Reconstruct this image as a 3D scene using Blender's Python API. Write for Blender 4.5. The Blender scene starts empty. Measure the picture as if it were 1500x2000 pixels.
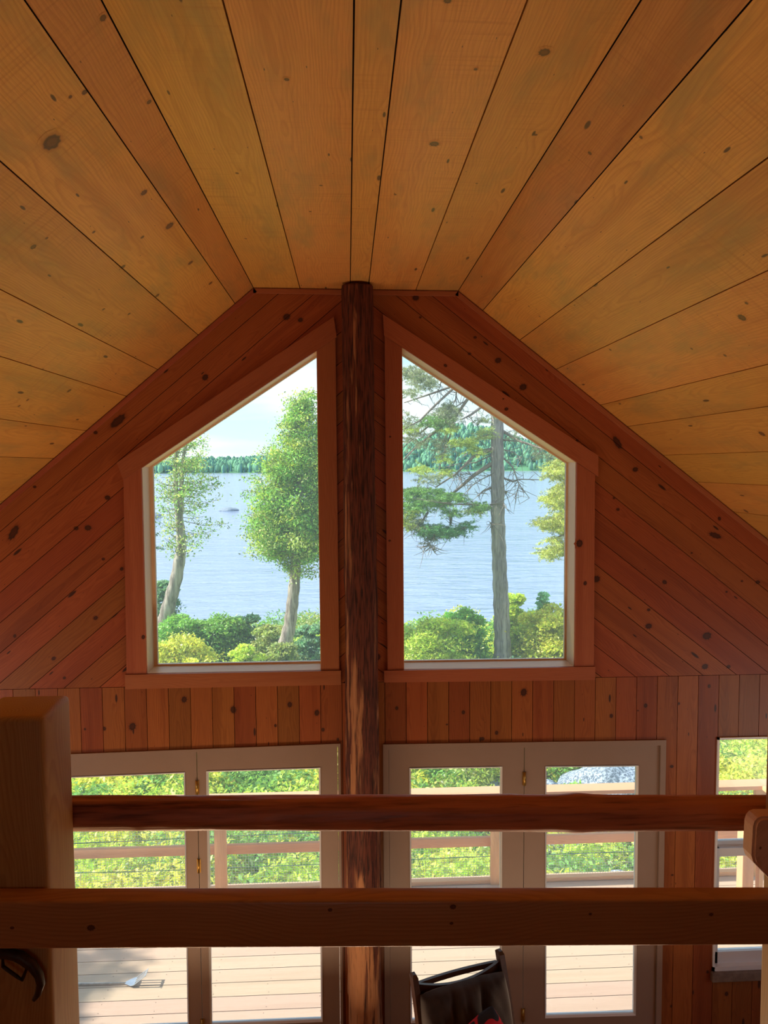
import bpy, bmesh, math, random
import numpy as np
from mathutils import Vector, Matrix
sc = bpy.context.scene
C = sc.collection
random.seed(7); rng = np.random.default_rng(7)

# ---------------------------------------------------------------- camera
F = 1450.0
CAM = np.array([0, 0, 3.85])
def axes(p, yw, r):
    f = np.array([math.sin(yw)*math.cos(p), math.cos(yw)*math.cos(p), -math.sin(p)])
    rt = np.array([math.cos(yw), -math.sin(yw), 0]); up = np.cross(rt, f)
    return rt*math.cos(r)+up*math.sin(r), -rt*math.sin(r)+up*math.cos(r), f
RT, UP, FW = axes(.0616, .0482, -.0061)
cd = bpy.data.cameras.new('camera'); cam = bpy.data.objects.new('camera', cd); C.objects.link(cam)
cd.sensor_fit = 'VERTICAL'; cd.sensor_height = 36; cd.lens = F/2000*36
cd.clip_start = .05; cd.clip_end = 4000
M = Matrix([[RT[i], UP[i], -FW[i], CAM[i]] for i in range(3)] + [[0, 0, 0, 1]])
cam.matrix_world = M
sc.camera = cam
def ray(px, py): return FW + RT*(px-750)/F + UP*(1000-py)/F
def at(px, py, Y):
    d = ray(px, py); return CAM + d*(Y/d[1])
def atz(px, py, Z):
    d = ray(px, py); return CAM + d*((Z-CAM[2])/d[2])

# ---------------------------------------------------------------- light
sc.view_settings.view_transform = 'Standard'; sc.view_settings.look = 'None'
sc.view_settings.exposure = 0.3; sc.view_settings.gamma = 1; sc.view_settings.use_curve_mapping = False
cy = sc.cycles
cy.use_denoising = True
cy.max_bounces = 10; cy.diffuse_bounces = 5; cy.glossy_bounces = 3; cy.transmission_bounces = 4; cy.transparent_max_bounces = 12
cy.sample_clamp_indirect = 6; cy.caustics_reflective = False; cy.caustics_refractive = False
SUN = 7.5; SKY = 1.22
LEFT_FILL = 11; RIGHT_FILL = 10; LOFT_FILL = .3; CEIL_FILL = 51
sl = bpy.data.lights.new('sun', 'SUN'); so = bpy.data.objects.new('sun', sl); C.objects.link(so)
sl.energy = SUN; sl.angle = .012; sl.color = (1, .95, .86)
sd = Vector((-.80, .03, .60)).normalized()          # towards the sun
so.rotation_euler = sd.to_track_quat('Z', 'Y').to_euler()
w = bpy.data.worlds.new('sky'); sc.world = w; w.use_nodes = True
nt = w.node_tree; nt.nodes.clear()
def N(t, ty, **k):
    n = t.nodes.new(ty)
    for a, b in k.items(): setattr(n, a, b)
    return n
tc = N(nt, 'ShaderNodeTexCoord'); sx = N(nt, 'ShaderNodeSeparateXYZ'); nt.links.new(tc.outputs['Generated'], sx.inputs[0])
cr = N(nt, 'ShaderNodeValToRGB'); nt.links.new(sx.outputs[2], cr.inputs[0])
e = cr.color_ramp.elements
e[0].position = 0; e[0].color = (.74, .90, .97, 1); e[1].position = .5; e[1].color = (.30, .55, .90, 1)
x = e.new(.10); x.color = (.58, .84, .97, 1)
mp = N(nt, 'ShaderNodeMapping'); mp.inputs['Scale'].default_value = (1, 1, 5.5); nt.links.new(tc.outputs['Generated'], mp.inputs[0])
no = N(nt, 'ShaderNodeTexNoise'); no.inputs['Scale'].default_value = 3.2; no.inputs['Detail'].default_value = 6; nt.links.new(mp.outputs[0], no.inputs[0])
c2 = N(nt, 'ShaderNodeValToRGB'); nt.links.new(no.outputs[0], c2.inputs[0])
c2.color_ramp.elements[0].position = .42; c2.color_ramp.elements[0].color = (0, 0, 0, 1); c2.color_ramp.elements[1].position = .62
mx = N(nt, 'ShaderNodeMixRGB'); nt.links.new(c2.outputs[0], mx.inputs[0]); nt.links.new(cr.outputs[0], mx.inputs[1]); mx.inputs[2].default_value = (.93, .98, 1, 1)
bg = N(nt, 'ShaderNodeBackground'); bg.inputs[1].default_value = SKY; nt.links.new(mx.outputs[0], bg.inputs[0])
wo = N(nt, 'ShaderNodeOutputWorld'); nt.links.new(bg.outputs[0], wo.inputs[0])
def area(name, loc, to, sx_, sy_, power, col):
    l = bpy.data.lights.new(name, 'AREA'); o = bpy.data.objects.new(name, l); C.objects.link(o)
    l.shape = 'RECTANGLE'; l.size = sx_; l.size_y = sy_; l.energy = power; l.color = col
    o.location = loc; o.rotation_euler = (Vector(to)-Vector(loc)).to_track_quat('-Z', 'Y').to_euler()
    return o
area('left_window_fill', (-3.78, 2.7, 1.45), (0, 1.6, 4.4), 2.3, 1.15, LEFT_FILL, (1, .76, .52))  # added fill lamp boosting daylight at the unseen left side window
area('right_window_fill', (3.93, 2.7, 1.45), (0, 1.6, 4.4), 2.3, 1.15, RIGHT_FILL, (1, .74, .50))  # matching added fill at the unseen right side window
area('loft_back_fill', (0, -3.15, 3.5), (0, 0, 3.7), 1.1, .9, LOFT_FILL, (1, .86, .74))  # weak fill lamp added behind the camera at an unseen loft opening

area('ceiling_fill', (.1, 3.55, .12), (.1, 2.0, 4.9), 3.4, .30, CEIL_FILL, (1, .72, .46))  # added fill lamp, out of view near the floor, brightens the ceiling

# ---------------------------------------------------------------- materials
def mat(name):
    m = bpy.data.materials.new(name); m.use_nodes = True; m.node_tree.nodes.clear()
    return m, m.node_tree
def math_(t, op, a, b=None, c=None, clamp=False):
    n = N(t, 'ShaderNodeMath', operation=op, use_clamp=clamp)
    for i, v in enumerate((a, b, c)):
        if v is None: continue
        if isinstance(v, (int, float)): n.inputs[i].default_value = v
        else: t.links.new(v, n.inputs[i])
    return n.outputs[0]
def sstep(t, v, a, b, lo=0, hi=1):
    n = N(t, 'ShaderNodeMapRange', interpolation_type='SMOOTHSTEP'); t.links.new(v, n.inputs[0])
    for i, q in enumerate((a, b, lo, hi)): n.inputs[i+1].default_value = q
    return n.outputs[0]
def mixc(t, fac, a, b, blend='MIX'):
    n = N(t, 'ShaderNodeMixRGB', blend_type=blend)
    for i, v in enumerate((fac, a, b)):
        if isinstance(v, (int, float)): n.inputs[i].default_value = v
        elif isinstance(v, tuple): n.inputs[i].default_value = (*v, 1)
        else: t.links.new(v, n.inputs[i])
    return n.outputs[0]
def comb(t, a, b, c):
    n = N(t, 'ShaderNodeCombineXYZ')
    for i, v in enumerate((a, b, c)):
        if isinstance(v, (int, float)): n.inputs[i].default_value = v
        else: t.links.new(v, n.inputs[i])
    return n.outputs[0]
def noise(t, vec, scale=1, detail=3, rough=.5, dist=0):
    n = N(t, 'ShaderNodeTexNoise'); t.links.new(vec, n.inputs[0])
    n.inputs['Scale'].default_value = scale; n.inputs['Detail'].default_value = detail; n.inputs['Roughness'].default_value = rough
    n.inputs['Distortion'].default_value = dist
    return n.outputs[0]
def principled(t, col, rough=.5, spec=.5, metal=0, bump=None, bstr=.3, bdist=.002):
    p = N(t, 'ShaderNodeBsdfPrincipled'); o = N(t, 'ShaderNodeOutputMaterial'); t.links.new(p.outputs[0], o.inputs[0])
    if isinstance(col, tuple): p.inputs['Base Color'].default_value = (*col, 1)
    else: t.links.new(col, p.inputs['Base Color'])
    if isinstance(rough, (int, float)): p.inputs['Roughness'].default_value = rough
    else: t.links.new(rough, p.inputs['Roughness'])
    p.inputs['Specular IOR Level'].default_value = spec; p.inputs['Metallic'].default_value = metal
    if bump is not None:
        b = N(t, 'ShaderNodeBump'); b.inputs['Strength'].default_value = bstr; b.inputs['Distance'].default_value = bdist
        t.links.new(bump, b.inputs['Height']); t.links.new(b.outputs[0], p.inputs['Normal'])
    return p
def wood(name, light, dark, knot, rough=.45, spec=.35, ring=.55, freq=120, blotch=None, blotch_amt=0, saw=0, vary=.35, knots=True):
    """solid wood: attribute wp = (along the grain, across, depth) in metres, wid = a number per board, kn = knot mask"""
    m, t = mat(name)
    A = N(t, 'ShaderNodeAttribute', attribute_name='wp'); W = N(t, 'ShaderNodeAttribute', attribute_name='wid'); K = N(t, 'ShaderNodeAttribute', attribute_name='kn')
    s = N(t, 'ShaderNodeSeparateXYZ'); t.links.new(A.outputs['Vector'], s.inputs[0]); u, a, b = s.outputs
    wid = W.outputs['Fac']; kn = K.outputs['Fac']
    h1 = math_(t, 'FRACT', math_(t, 'MULTIPLY', wid, 7.137)); h2 = math_(t, 'FRACT', math_(t, 'MULTIPLY', wid, 3.771)); h3 = math_(t, 'FRACT', math_(t, 'MULTIPLY', wid, 11.93))
    off = math_(t, 'MULTIPLY', wid, 5.31)
    uu = math_(t, 'ADD', u, off)
    a2 = math_(t, 'ADD', a, math_(t, 'MULTIPLY_ADD', h1, .16, -.08))
    b2 = math_(t, 'ADD', b, math_(t, 'MULTIPLY_ADD', h2, .05, .018))
    n1 = noise(t, comb(t, math_(t, 'MULTIPLY', uu, 1.3), math_(t, 'MULTIPLY', a2, 5), b2), 1, 2)
    n1b = noise(t, comb(t, math_(t, 'MULTIPLY', uu, 5), math_(t, 'MULTIPLY', a2, 22), b2), 1, 2)
    r = math_(t, 'SQRT', math_(t, 'ADD', math_(t, 'MULTIPLY', a2, a2), math_(t, 'MULTIPLY', b2, b2)))
    r = math_(t, 'ADD', r, math_(t, 'MULTIPLY', n1, .11)); r = math_(t, 'ADD', r, math_(t, 'MULTIPLY', n1b, .014))
    # little procedural pin knots
    V = N(t, 'ShaderNodeTexVoronoi', voronoi_dimensions='2D'); V.inputs['Scale'].default_value = 1
    t.links.new(comb(t, math_(t, 'MULTIPLY', uu, 2.1), math_(t, 'MULTIPLY_ADD', a, 8.0, off), 0), V.inputs['Vector'])
    vs = N(t, 'ShaderNodeSeparateXYZ'); t.links.new(V.outputs['Color'], vs.inputs[0])
    rad = math_(t, 'MULTIPLY_ADD', math_(t, 'POWER', vs.outputs[0], 6), .07, .012)
    pk = sstep(t, math_(t, 'DIVIDE', V.outputs['Distance'], rad), .6, 1.1, 1, 0)
    if not knots: pk = math_(t, 'MULTIPLY', pk, 0)
    pull = math_(t, 'MULTIPLY', sstep(t, V.outputs['Distance'], 0, .3, 1, 0), math_(t, 'MULTIPLY', rad, .28))
    r = math_(t, 'ADD', r, pull)
    r = math_(t, 'ADD', r, math_(t, 'MULTIPLY', kn, .022))
    ph = math_(t, 'FRACT', math_(t, 'MULTIPLY', r, freq))
    line = math_(t, 'MULTIPLY', sstep(t, ph, .25, .85), sstep(t, ph, .86, 1.0, 1, 0))
    fine = noise(t, comb(t, math_(t, 'MULTIPLY', uu, 9), math_(t, 'MULTIPLY', a2, 330), math_(t, 'MULTIPLY', b2, 330)), 1, 2)
    col = mixc(t, math_(t, 'MULTIPLY', math_(t, 'MULTIPLY', line, ring), math_(t, 'MULTIPLY_ADD', n1b, 1.2, .1), clamp=True), light, dark)
    col = mixc(t, sstep(t, fine, .35, .75, 0, .30), col, dark)
    wide = noise(t, comb(t, math_(t, 'MULTIPLY', uu, .7), math_(t, 'MULTIPLY', a2, 14), h3), 1, 3)
    col = mixc(t, sstep(t, wide, .5, .72, 0, .45), col, dark)
    if blotch_amt:
        n3 = noise(t, comb(t, math_(t, 'MULTIPLY', uu, 2.0), math_(t, 'MULTIPLY', a2, 7), h3), 1, 4, .6)
        col = mixc(t, sstep(t, n3, .45, .75, 0, blotch_amt), col, blotch)
    if saw:
        n4 = noise(t, comb(t, math_(t, 'MULTIPLY', uu, 75), math_(t, 'MULTIPLY', a2, 2.5), h1), 1, 2)
        n5 = noise(t, comb(t, math_(t, 'MULTIPLY', uu, 1.1), math_(t, 'MULTIPLY', a2, 3), 3.0), 1, 2)
        col = mixc(t, math_(t, 'MULTIPLY', sstep(t, n4, .45, .8, 0, saw), sstep(t, n5, .4, .65)), col, dark)
    hs = N(t, 'ShaderNodeHueSaturation'); t.links.new(col, hs.inputs['Color'])
    t.links.new(math_(t, 'MULTIPLY_ADD', h3, vary, 1-vary/2), hs.inputs['Value'])
    t.links.new(math_(t, 'MULTIPLY_ADD', h2, .022, .489), hs.inputs['Hue']); col = hs.outputs[0]
    kc = sstep(t, kn, .30, .50); halo = sstep(t, kn, .0, .42, 0, .55)
    kn2 = noise(t, comb(t, math_(t, 'MULTIPLY', uu, 60), math_(t, 'MULTIPLY', a, 60), 0), 1, 2)
    core = sstep(t, math_(t, 'MULTIPLY_ADD', kn2, .3, kn), .70, .95)
    col = mixc(t, halo, col, dark)
    col = mixc(t, kc, col, knot)
    col = mixc(t, math_(t, 'MULTIPLY', core, .45), col, mixc(t, .5, knot, dark))
    col = mixc(t, pk, col, knot)
    principled(t, col, rough, spec, bump=math_(t, 'MULTIPLY_ADD', fine, .4, line), bstr=.15, bdist=.0008)
    return m
M_ceil = wood('ceiling_pine', (.69, .335, .078), (.42, .155, .028), (.15, .075, .03), rough=.42, ring=.42, freq=95, blotch=(.38, .24, .075), blotch_amt=.65, saw=.45, vary=.22)
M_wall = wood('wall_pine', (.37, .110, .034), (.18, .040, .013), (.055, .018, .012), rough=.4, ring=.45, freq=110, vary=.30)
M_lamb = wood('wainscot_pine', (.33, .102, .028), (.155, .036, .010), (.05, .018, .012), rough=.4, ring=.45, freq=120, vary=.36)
M_case = wood('casing_pine', (.44, .150, .062), (.28, .072, .030), (.05, .018, .012), rough=.45, ring=.35, freq=100, vary=.12, knots=False)
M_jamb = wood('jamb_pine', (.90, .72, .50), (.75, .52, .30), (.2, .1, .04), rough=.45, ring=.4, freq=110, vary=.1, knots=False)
M_post = wood('post_fir', (.50, .29, .10), (.32, .14, .04), (.10, .04, .015), rough=.5, ring=.5, freq=190, vary=.1, knots=False)
M_block = wood('block_fir', (.85, .54, .32), (.60, .33, .17), (.12, .05, .03), rough=.5, ring=.5, freq=190, vary=.1, knots=False)
M_beam = wood('rail_fir', (.52, .24, .10), (.30, .10, .035), (.07, .025, .01), rough=.38, spec=.5, ring=.5, freq=150, vary=.1, knots=False)
M_deck = wood('deck_wood', (.60, .43, .31), (.50, .34, .23), (.3, .18, .12), rough=.7, spec=.25, ring=.25, freq=60, vary=.07, knots=False)
M_drail = wood('deck_rail_wood', (.85, .48, .25), (.66, .33, .15), (.25, .12, .06), rough=.7, spec=.2, ring=.5, freq=90, vary=.2, knots=False)
M_floor = wood('floor_pine', (.62, .34, .12), (.38, .17, .05), (.1, .04, .02), rough=.35, ring=.4, freq=100, vary=.2)

def simple(name, col, rough=.5, spec=.5, metal=0, var=0, scale=20, col2=None):
    m, t = mat(name)
    c = col
    if var:
        tc = N(t, 'ShaderNodeTexCoord'); n = noise(t, tc.outputs['Object'], scale, 4, .6)
        c = mixc(t, sstep(t, n, .5-var, .5+var), col, col2)
    principled(t, c, rough, spec, metal)
    return m
M_dark = simple('dark_gap', (.015, .008, .005), .9, .1)
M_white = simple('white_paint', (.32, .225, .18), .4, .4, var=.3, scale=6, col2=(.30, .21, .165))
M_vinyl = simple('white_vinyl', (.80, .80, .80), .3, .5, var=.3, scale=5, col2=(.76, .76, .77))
M_brass = simple('brass', (.55, .36, .10), .35, .5, 1, var=.3, scale=40, col2=(.35, .2, .06))
M_sill = simple('grey_stone_sill', (.16, .12, .10), .7, .3, var=.25, scale=25, col2=(.24, .19, .15))
M_wire = simple('galvanised_wire', (.92, .92, .88), .5, .5, 0, var=.3, scale=30, col2=(.6, .6, .58))
M_gwire = simple('green_wire', (.05, .22, .14), .5, .3, var=.3, scale=30, col2=(.07, .27, .18))
M_steel = simple('steel', (.62, .70, .80), .3, .5, .8, var=.3, scale=30, col2=(.5, .56, .66))
M_iron = simple('dark_iron', (.035, .022, .016), .5, .5, .6, var=.25, scale=60, col2=(.07, .035, .02))
M_cframe = simple('dark_chair_wood', (.045, .018, .010), .35, .5, var=.25, scale=30, col2=(.07, .03, .018))
M_handle = simple('grey_handle_wood', (.80, .76, .72), .6, .3, var=.3, scale=30, col2=(.45, .4, .36))
def fabric(name, a, b, sc_=120):
    m, t = mat(name); tc = N(t, 'ShaderNodeTexCoord')
    n = noise(t, tc.outputs['Object'], 7, 4, .6); f = noise(t, tc.outputs['Object'], sc_*3, 2)
    c = mixc(t, sstep(t, n, .3, .7), a, b)
    p = principled(t, c, .85, .2, bump=f, bstr=.4, bdist=.001)
    p.inputs['Sheen Weight'].default_value = .4
    return m
M_suede = fabric('brown_suede', (.020, .012, .011), (.042, .025, .021))
def plaid():
    m, t = mat('red_black_blanket_cloth'); tc = N(t, 'ShaderNodeTexCoord'); s = N(t, 'ShaderNodeSeparateXYZ'); t.links.new(tc.outputs['Object'], s.inputs[0])
    n = noise(t, tc.outputs['Object'], 9, 1, .4, .4)
    c = mixc(t, sstep(t, n, .53, .55), (.55, .03, .05), (.03, .03, .04))
    principled(t, c, .9, .15); return m
M_plaid = plaid()
def glass():
    m, t = mat('window_glass'); o = N(t, 'ShaderNodeOutputMaterial'); tr = N(t, 'ShaderNodeBsdfTransparent'); g = N(t, 'ShaderNodeBsdfGlossy')
    tr.inputs[0].default_value = (.95, .975, .965, 1); g.inputs['Roughness'].default_value = .02
    lw = N(t, 'ShaderNodeFresnel'); lw.inputs[0].default_value = 1.35
    mxs = N(t, 'ShaderNodeMixShader'); t.links.new(lw.outputs[0], mxs.inputs[0]); t.links.new(tr.outputs[0], mxs.inputs[1]); t.links.new(g.outputs[0], mxs.inputs[2])
    # slight translucent veil mixed in over the whole pane
    d = N(t, 'ShaderNodeBsdfTranslucent'); d.inputs[0].default_value = (.9, .95, 1, 1)
    m2 = N(t, 'ShaderNodeMixShader'); m2.inputs[0].default_value = .07; t.links.new(mxs.outputs[0], m2.inputs[1]); t.links.new(d.outputs[0], m2.inputs[2])
    t.links.new(m2.outputs[0], o.inputs[0]); return m
M_glass = glass()
def bark(name, dark, mid, light, sc_=1.0, lo=.45, hi=.60, axis=2, bs=.8, worn=0, rg=.75):
    """peeling bark: long streaks along the log"""
    m, t = mat(name); tc = N(t, 'ShaderNodeTexCoord'); mp = N(t, 'ShaderNodeMapping')
    s = [26*sc_]*3; s[axis] = 1.8*sc_; mp.inputs['Scale'].default_value = s; t.links.new(tc.outputs['Object'], mp.inputs[0])
    n = noise(t, mp.outputs[0], 1, 5, .6, .5)
    mp2 = N(t, 'ShaderNodeMapping'); s = [9*sc_]*3; s[axis] = .9*sc_; mp2.inputs['Scale'].default_value = s; t.links.new(tc.outputs['Object'], mp2.inputs[0])
    n2 = noise(t, mp2.outputs[0], 1, 4, .6, .3)
    mp3 = N(t, 'ShaderNodeMapping'); s = [120*sc_]*3; s[axis] = 8*sc_; mp3.inputs['Scale'].default_value = s; t.links.new(tc.outputs['Object'], mp3.inputs[0])
    n3 = noise(t, mp3.outputs[0], 1, 3)
    c = mixc(t, sstep(t, n3, .35, .7), mid, dark)
    mixv = math_(t, 'ADD', math_(t, 'MULTIPLY', n, .45), math_(t, 'MULTIPLY', n2, .55))
    if worn:      # bark rubbed off towards the foot of the log
        sp_ = N(t, 'ShaderNodeSeparateXYZ'); t.links.new(tc.outputs['Object'], sp_.inputs[0]); mixv = math_(t, 'ADD', mixv, sstep(t, sp_.outputs[2], 3.2, .3, 0, worn))
    c = mixc(t, sstep(t, mixv, lo, hi), c, light)
    c = mixc(t, sstep(t, n3, .55, .75, 0, .4), c, dark)
    principled(t, c, rg, .4 if rg < .7 else .25, bump=math_(t, 'ADD', n, math_(t, 'MULTIPLY', n3, .4)), bstr=bs, bdist=.006)
    return m
M_log = bark('peeling_bark', (.030, .011, .009), (.15, .042, .024), (.44, .20, .09), lo=.53, hi=.63, worn=.10)
M_lrail = bark('log_rail_wood', (.10, .028, .016), (.34, .10, .05), (.52, .19, .10), axis=0, lo=.40, hi=.62, bs=.5, rg=.42)
M_bark = bark('spruce_bark', (.14, .12, .115), (.30, .26, .245), (.42, .37, .34), sc_=.4, lo=.45, hi=.6)
M_cbark = bark('cedar_bark', (.13, .10, .085), (.30, .245, .205), (.50, .43, .35), sc_=.5, lo=.42, hi=.56)
M_twig = simple('grey_twig', (.30, .24, .20), .8, .2, var=.3, scale=8, col2=(.20, .16, .135))
def leafmat(name, trans=.5):
    m, t = mat(name); A = N(t, 'ShaderNodeAttribute', attribute_name='lc')
    d = N(t, 'ShaderNodeBsdfDiffuse'); tl = N(t, 'ShaderNodeBsdfTranslucent'); g = N(t, 'ShaderNodeBsdfGlossy'); g.inputs['Roughness'].default_value = .45
    t.links.new(A.outputs['Color'], d.inputs[0]); t.links.new(mixc(t, .5, A.outputs['Color'], mixc(t, 1, A.outputs['Color'], (1.5, 1.35, .6), 'MULTIPLY')), tl.inputs[0])
    a = N(t, 'ShaderNodeMixShader'); a.inputs[0].default_value = trans; t.links.new(d.outputs[0], a.inputs[1]); t.links.new(tl.outputs[0], a.inputs[2])
    b = N(t, 'ShaderNodeMixShader'); b.inputs[0].default_value = .04; t.links.new(a.outputs[0], b.inputs[1]); t.links.new(g.outputs[0], b.inputs[2])
    o = N(t, 'ShaderNodeOutputMaterial'); t.links.new(b.outputs[0], o.inputs[0]); return m
M_leaf = leafmat('leaves', .45)
M_needle = leafmat('needles', .3)
def granite():
    m, t = mat('granite'); tc = N(t, 'ShaderNodeTexCoord')
    n = noise(t, tc.outputs['Object'], 24, 4, .8); n2 = noise(t, tc.outputs['Object'], 3, 3)
    c = mixc(t, sstep(t, n, .44, .58), (.09, .12, .17), (.46, .52, .60)); c = mixc(t, sstep(t, n2, .4, .8, 0, .5), c, (.30, .34, .38))
    principled(t, c, .85, .2, bump=n, bstr=.3, bdist=.01); return m
M_gran = granite()
def ground_m():
    m, t = mat('forest_floor'); tc = N(t, 'ShaderNodeTexCoord'); n = noise(t, tc.outputs['Object'], 2.5, 6, .7)
    principled(t, mixc(t, sstep(t, n, .35, .65), (.06, .09, .025), (.16, .13, .08)), .95, .05); return m
M_ground = ground_m()
def water():
    m, t = mat('lake_water'); tc = N(t, 'ShaderNodeTexCoord')
    mp = N(t, 'ShaderNodeMapping'); mp.inputs['Scale'].default_value = (.35, 1.0, 1); t.links.new(tc.outputs['Object'], mp.inputs[0])
    a = noise(t, mp.outputs[0], .9, 4, .6, .4); b = noise(t, mp.outputs[0], .16, 3, .6, .3)
    h = math_(t, 'ADD', math_(t, 'MULTIPLY', a, .5), b)
    p = principled(t, (.26, .33, .50), .12, .5, bump=h, bstr=1.0, bdist=.48)
    p.inputs['IOR'].default_value = 1.33
    return m
M_water = water()
def farm():
    m, t = mat('far_forest'); A = N(t, 'ShaderNodeAttribute', attribute_name='lc')
    principled(t, A.outputs['Color'], .9, .1); return m
M_far = farm()

# ---------------------------------------------------------------- builders
def tag(o, label=None, cat=None, group=None, kind=None):
    if label: o['label'] = label
    if cat: o['category'] = cat
    if group: o['group'] = group
    if kind: o['kind'] = kind
    return o
def link(o, parent=None):
    C.objects.link(o)
    if parent is not None: o.parent = parent
    return o
def empty(name, loc=(0, 0, 0), rz=0, **k):
    o = bpy.data.objects.new(name, None); o.location = loc; o.rotation_euler = (0, 0, rz); o.empty_display_size = .1
    link(o); tag(o, **k); return o
class MB:
    """collects faces with wood coordinates and becomes one mesh object"""
    def __init__(s): s.v = []; s.f = []; s.wp = []; s.wid = []; s.kn = []; s.mi = []; s.sm = []
    def add(s, vs, fs, wp=None, wid=0., kn=None, mi=0, smooth=False):
        b = len(s.v); s.v += [tuple(map(float, p)) for p in vs]
        s.wp += [tuple(map(float, p)) for p in (wp if wp is not None else vs)]
        s.wid += [wid]*len(vs); s.kn += list(kn) if kn is not None else [0.]*len(vs)
        for f in fs: s.f.append(tuple(b+i for i in f)); s.mi.append(mi); s.sm.append(smooth)
    def box(s, lo, hi, axis=0, wid=None, mi=0, bev=0, xf=None):
        """box from lo to hi; axis = grain direction; bev rounds the edges"""
        wid = random.random() if wid is None else wid
        lo = np.array(lo, float); hi = np.array(hi, float); c = (lo+hi)/2
        if bev <= 0:
            vs = [(x, y, z) for x in (lo[0], hi[0]) for y in (lo[1], hi[1]) for z in (lo[2], hi[2])]
            fs = [(0, 1, 3, 2), (4, 6, 7, 5), (0, 4, 5, 1), (2, 3, 7, 6), (0, 2, 6, 4), (1, 5, 7, 3)]
        else:
            bm = bmesh.new(); bmesh.ops.create_cube(bm, size=1)
            for v in bm.verts: v.co = Vector(c)+Vector([v.co[i]*(hi-lo)[i] for i in range(3)])
            bmesh.ops.bevel(bm, geom=bm.edges[:], offset=bev, segments=3, affect='EDGES', profile=.5)
            bm.verts.index_update(); vs = [tuple(v.co) for v in bm.verts]; fs = [tuple(v.index for v in f.verts) for f in bm.faces]; bm.free()
        o = [(1, 2), (0, 2), (0, 1)][axis]
        wp = [(p[axis], p[o[0]]-c[o[0]], p[o[1]]-c[o[1]]) for p in vs]
        if xf is not None: vs = [tuple(xf @ Vector(p)) for p in vs]
        s.add(vs, fs, wp, wid, mi=mi, smooth=bev > 0)
    def prism(s, poly, y0, y1, wpf=None, wid=0., mi=0, back=False):
        """poly: (x,z) list, CCW seen from the room (-Y); front at y0"""
        n = len(poly); vs = [(x, y0, z) for x, z in poly]+[(x, y1, z) for x, z in poly]
        fs = [tuple(range(n))]+[(i, n+i, n+(i+1) % n, (i+1) % n) for i in range(n)]
        if back: fs.append(tuple(range(2*n-1, n-1, -1)))
        wp = [wpf(p) for p in vs] if wpf else None
        s.add(vs, fs, wp, wid, mi=mi)
    def tube(s, pts, rad, seg=8, mi=0, cap=True, wid=0.):
        pts = [Vector(p) for p in pts]; n = len(pts); rad = rad if hasattr(rad, '__len__') else [rad]*n
        vs = []; ref = Vector((0.13, .31, .94))
        for i, p in enumerate(pts):
            d = (pts[min(i+1, n-1)]-pts[max(i-1, 0)]).normalized()
            if abs(d.dot(ref)) > .95: ref = Vector((1, .1, 0))
            a = d.cross(ref).normalized(); b = d.cross(a)
            for k in range(seg):
                t = 2*math.pi*k/seg; vs.append(tuple(p+(a*math.cos(t)+b*math.sin(t))*rad[i]))
        fs = [(i*seg+k, i*seg+(k+1) % seg, (i+1)*seg+(k+1) % seg, (i+1)*seg+k) for i in range(n-1) for k in range(seg)]
        if cap: fs += [tuple(range(seg-1, -1, -1)), tuple((n-1)*seg+k for k in range(seg))]
        s.add(vs, fs, mi=mi, smooth=True, wid=wid)
    def build(s, name, mats, parent=None, **k):
        me = bpy.data.meshes.new(name); me.from_pydata(s.v, [], s.f)
        for m in (mats if isinstance(mats, list) else [mats]): me.materials.append(m)
        me.polygons.foreach_set('material_index', s.mi); me.polygons.foreach_set('use_smooth', s.sm)
        a = me.attributes.new('wp', 'FLOAT_VECTOR', 'POINT'); a.data.foreach_set('vector', np.array(s.wp, np.float32).ravel())
        a = me.attributes.new('wid', 'FLOAT', 'POINT'); a.data.foreach_set('value', s.wid)
        a = me.attributes.new('kn', 'FLOAT', 'POINT'); a.data.foreach_set('value', s.kn)
        me.update()
        o = bpy.data.objects.new(name, me); link(o, parent); tag(o, **k)
        return o
def clip(poly, a, b, c, attrs=False):
    """keep a*x+b*z+c >= 0"""
    out = []; n = len(poly)
    for i in range(n):
        p, q = poly[i], poly[(i+1) % n]; dp = a*p[0]+b*p[1]+c; dq = a*q[0]+b*q[1]+c
        if dp >= 0: out.append(p)
        if (dp >= 0) != (dq >= 0):
            t = dp/(dp-dq); out.append(tuple(p[k]+(q[k]-p[k])*t for k in range(len(p))))
    return out if len(out) >= 3 else []
def edges(hole):
    n = len(hole); r = []
    for i in range(n):
        (x0, z0), (x1, z1) = hole[i], hole[(i+1) % n]
        a, b = -(z1-z0), (x1-x0); r.append((a, b, -(a*x0+b*z0)))
    return r            # inside (CCW) is >= 0
def parea(p): return abs(sum(p[i][0]*p[(i+1) % len(p)][1]-p[(i+1) % len(p)][0]*p[i][1] for i in range(len(p))))/2
def subtract(polys, hole):
    res = []
    E_ = edges(hole)
    for p in polys:
        cur = p
        for a, b, c in E_:
            if not cur: break
            o = clip(cur, -a, -b, -c)
            if o and parea(o) > 1e-6: res.append(o)
            cur = clip(cur, a, b, c)
    return res
def grow(poly, d):
    E_ = []
    for i, (a, b, c) in enumerate(edges(poly)):
        l = math.hypot(a, b); E_.append((a/l, b/l, c/l+(d[i] if hasattr(d, '__len__') else d)))
    out = []
    for i in range(len(E_)):
        a1, b1, c1 = E_[i-1]; a2, b2, c2 = E_[i]; det = a1*b2-a2*b1
        out.append(((-c1*b2+c2*b1)/det, (-a1*c2+a2*c1)/det))
    return out
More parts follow.
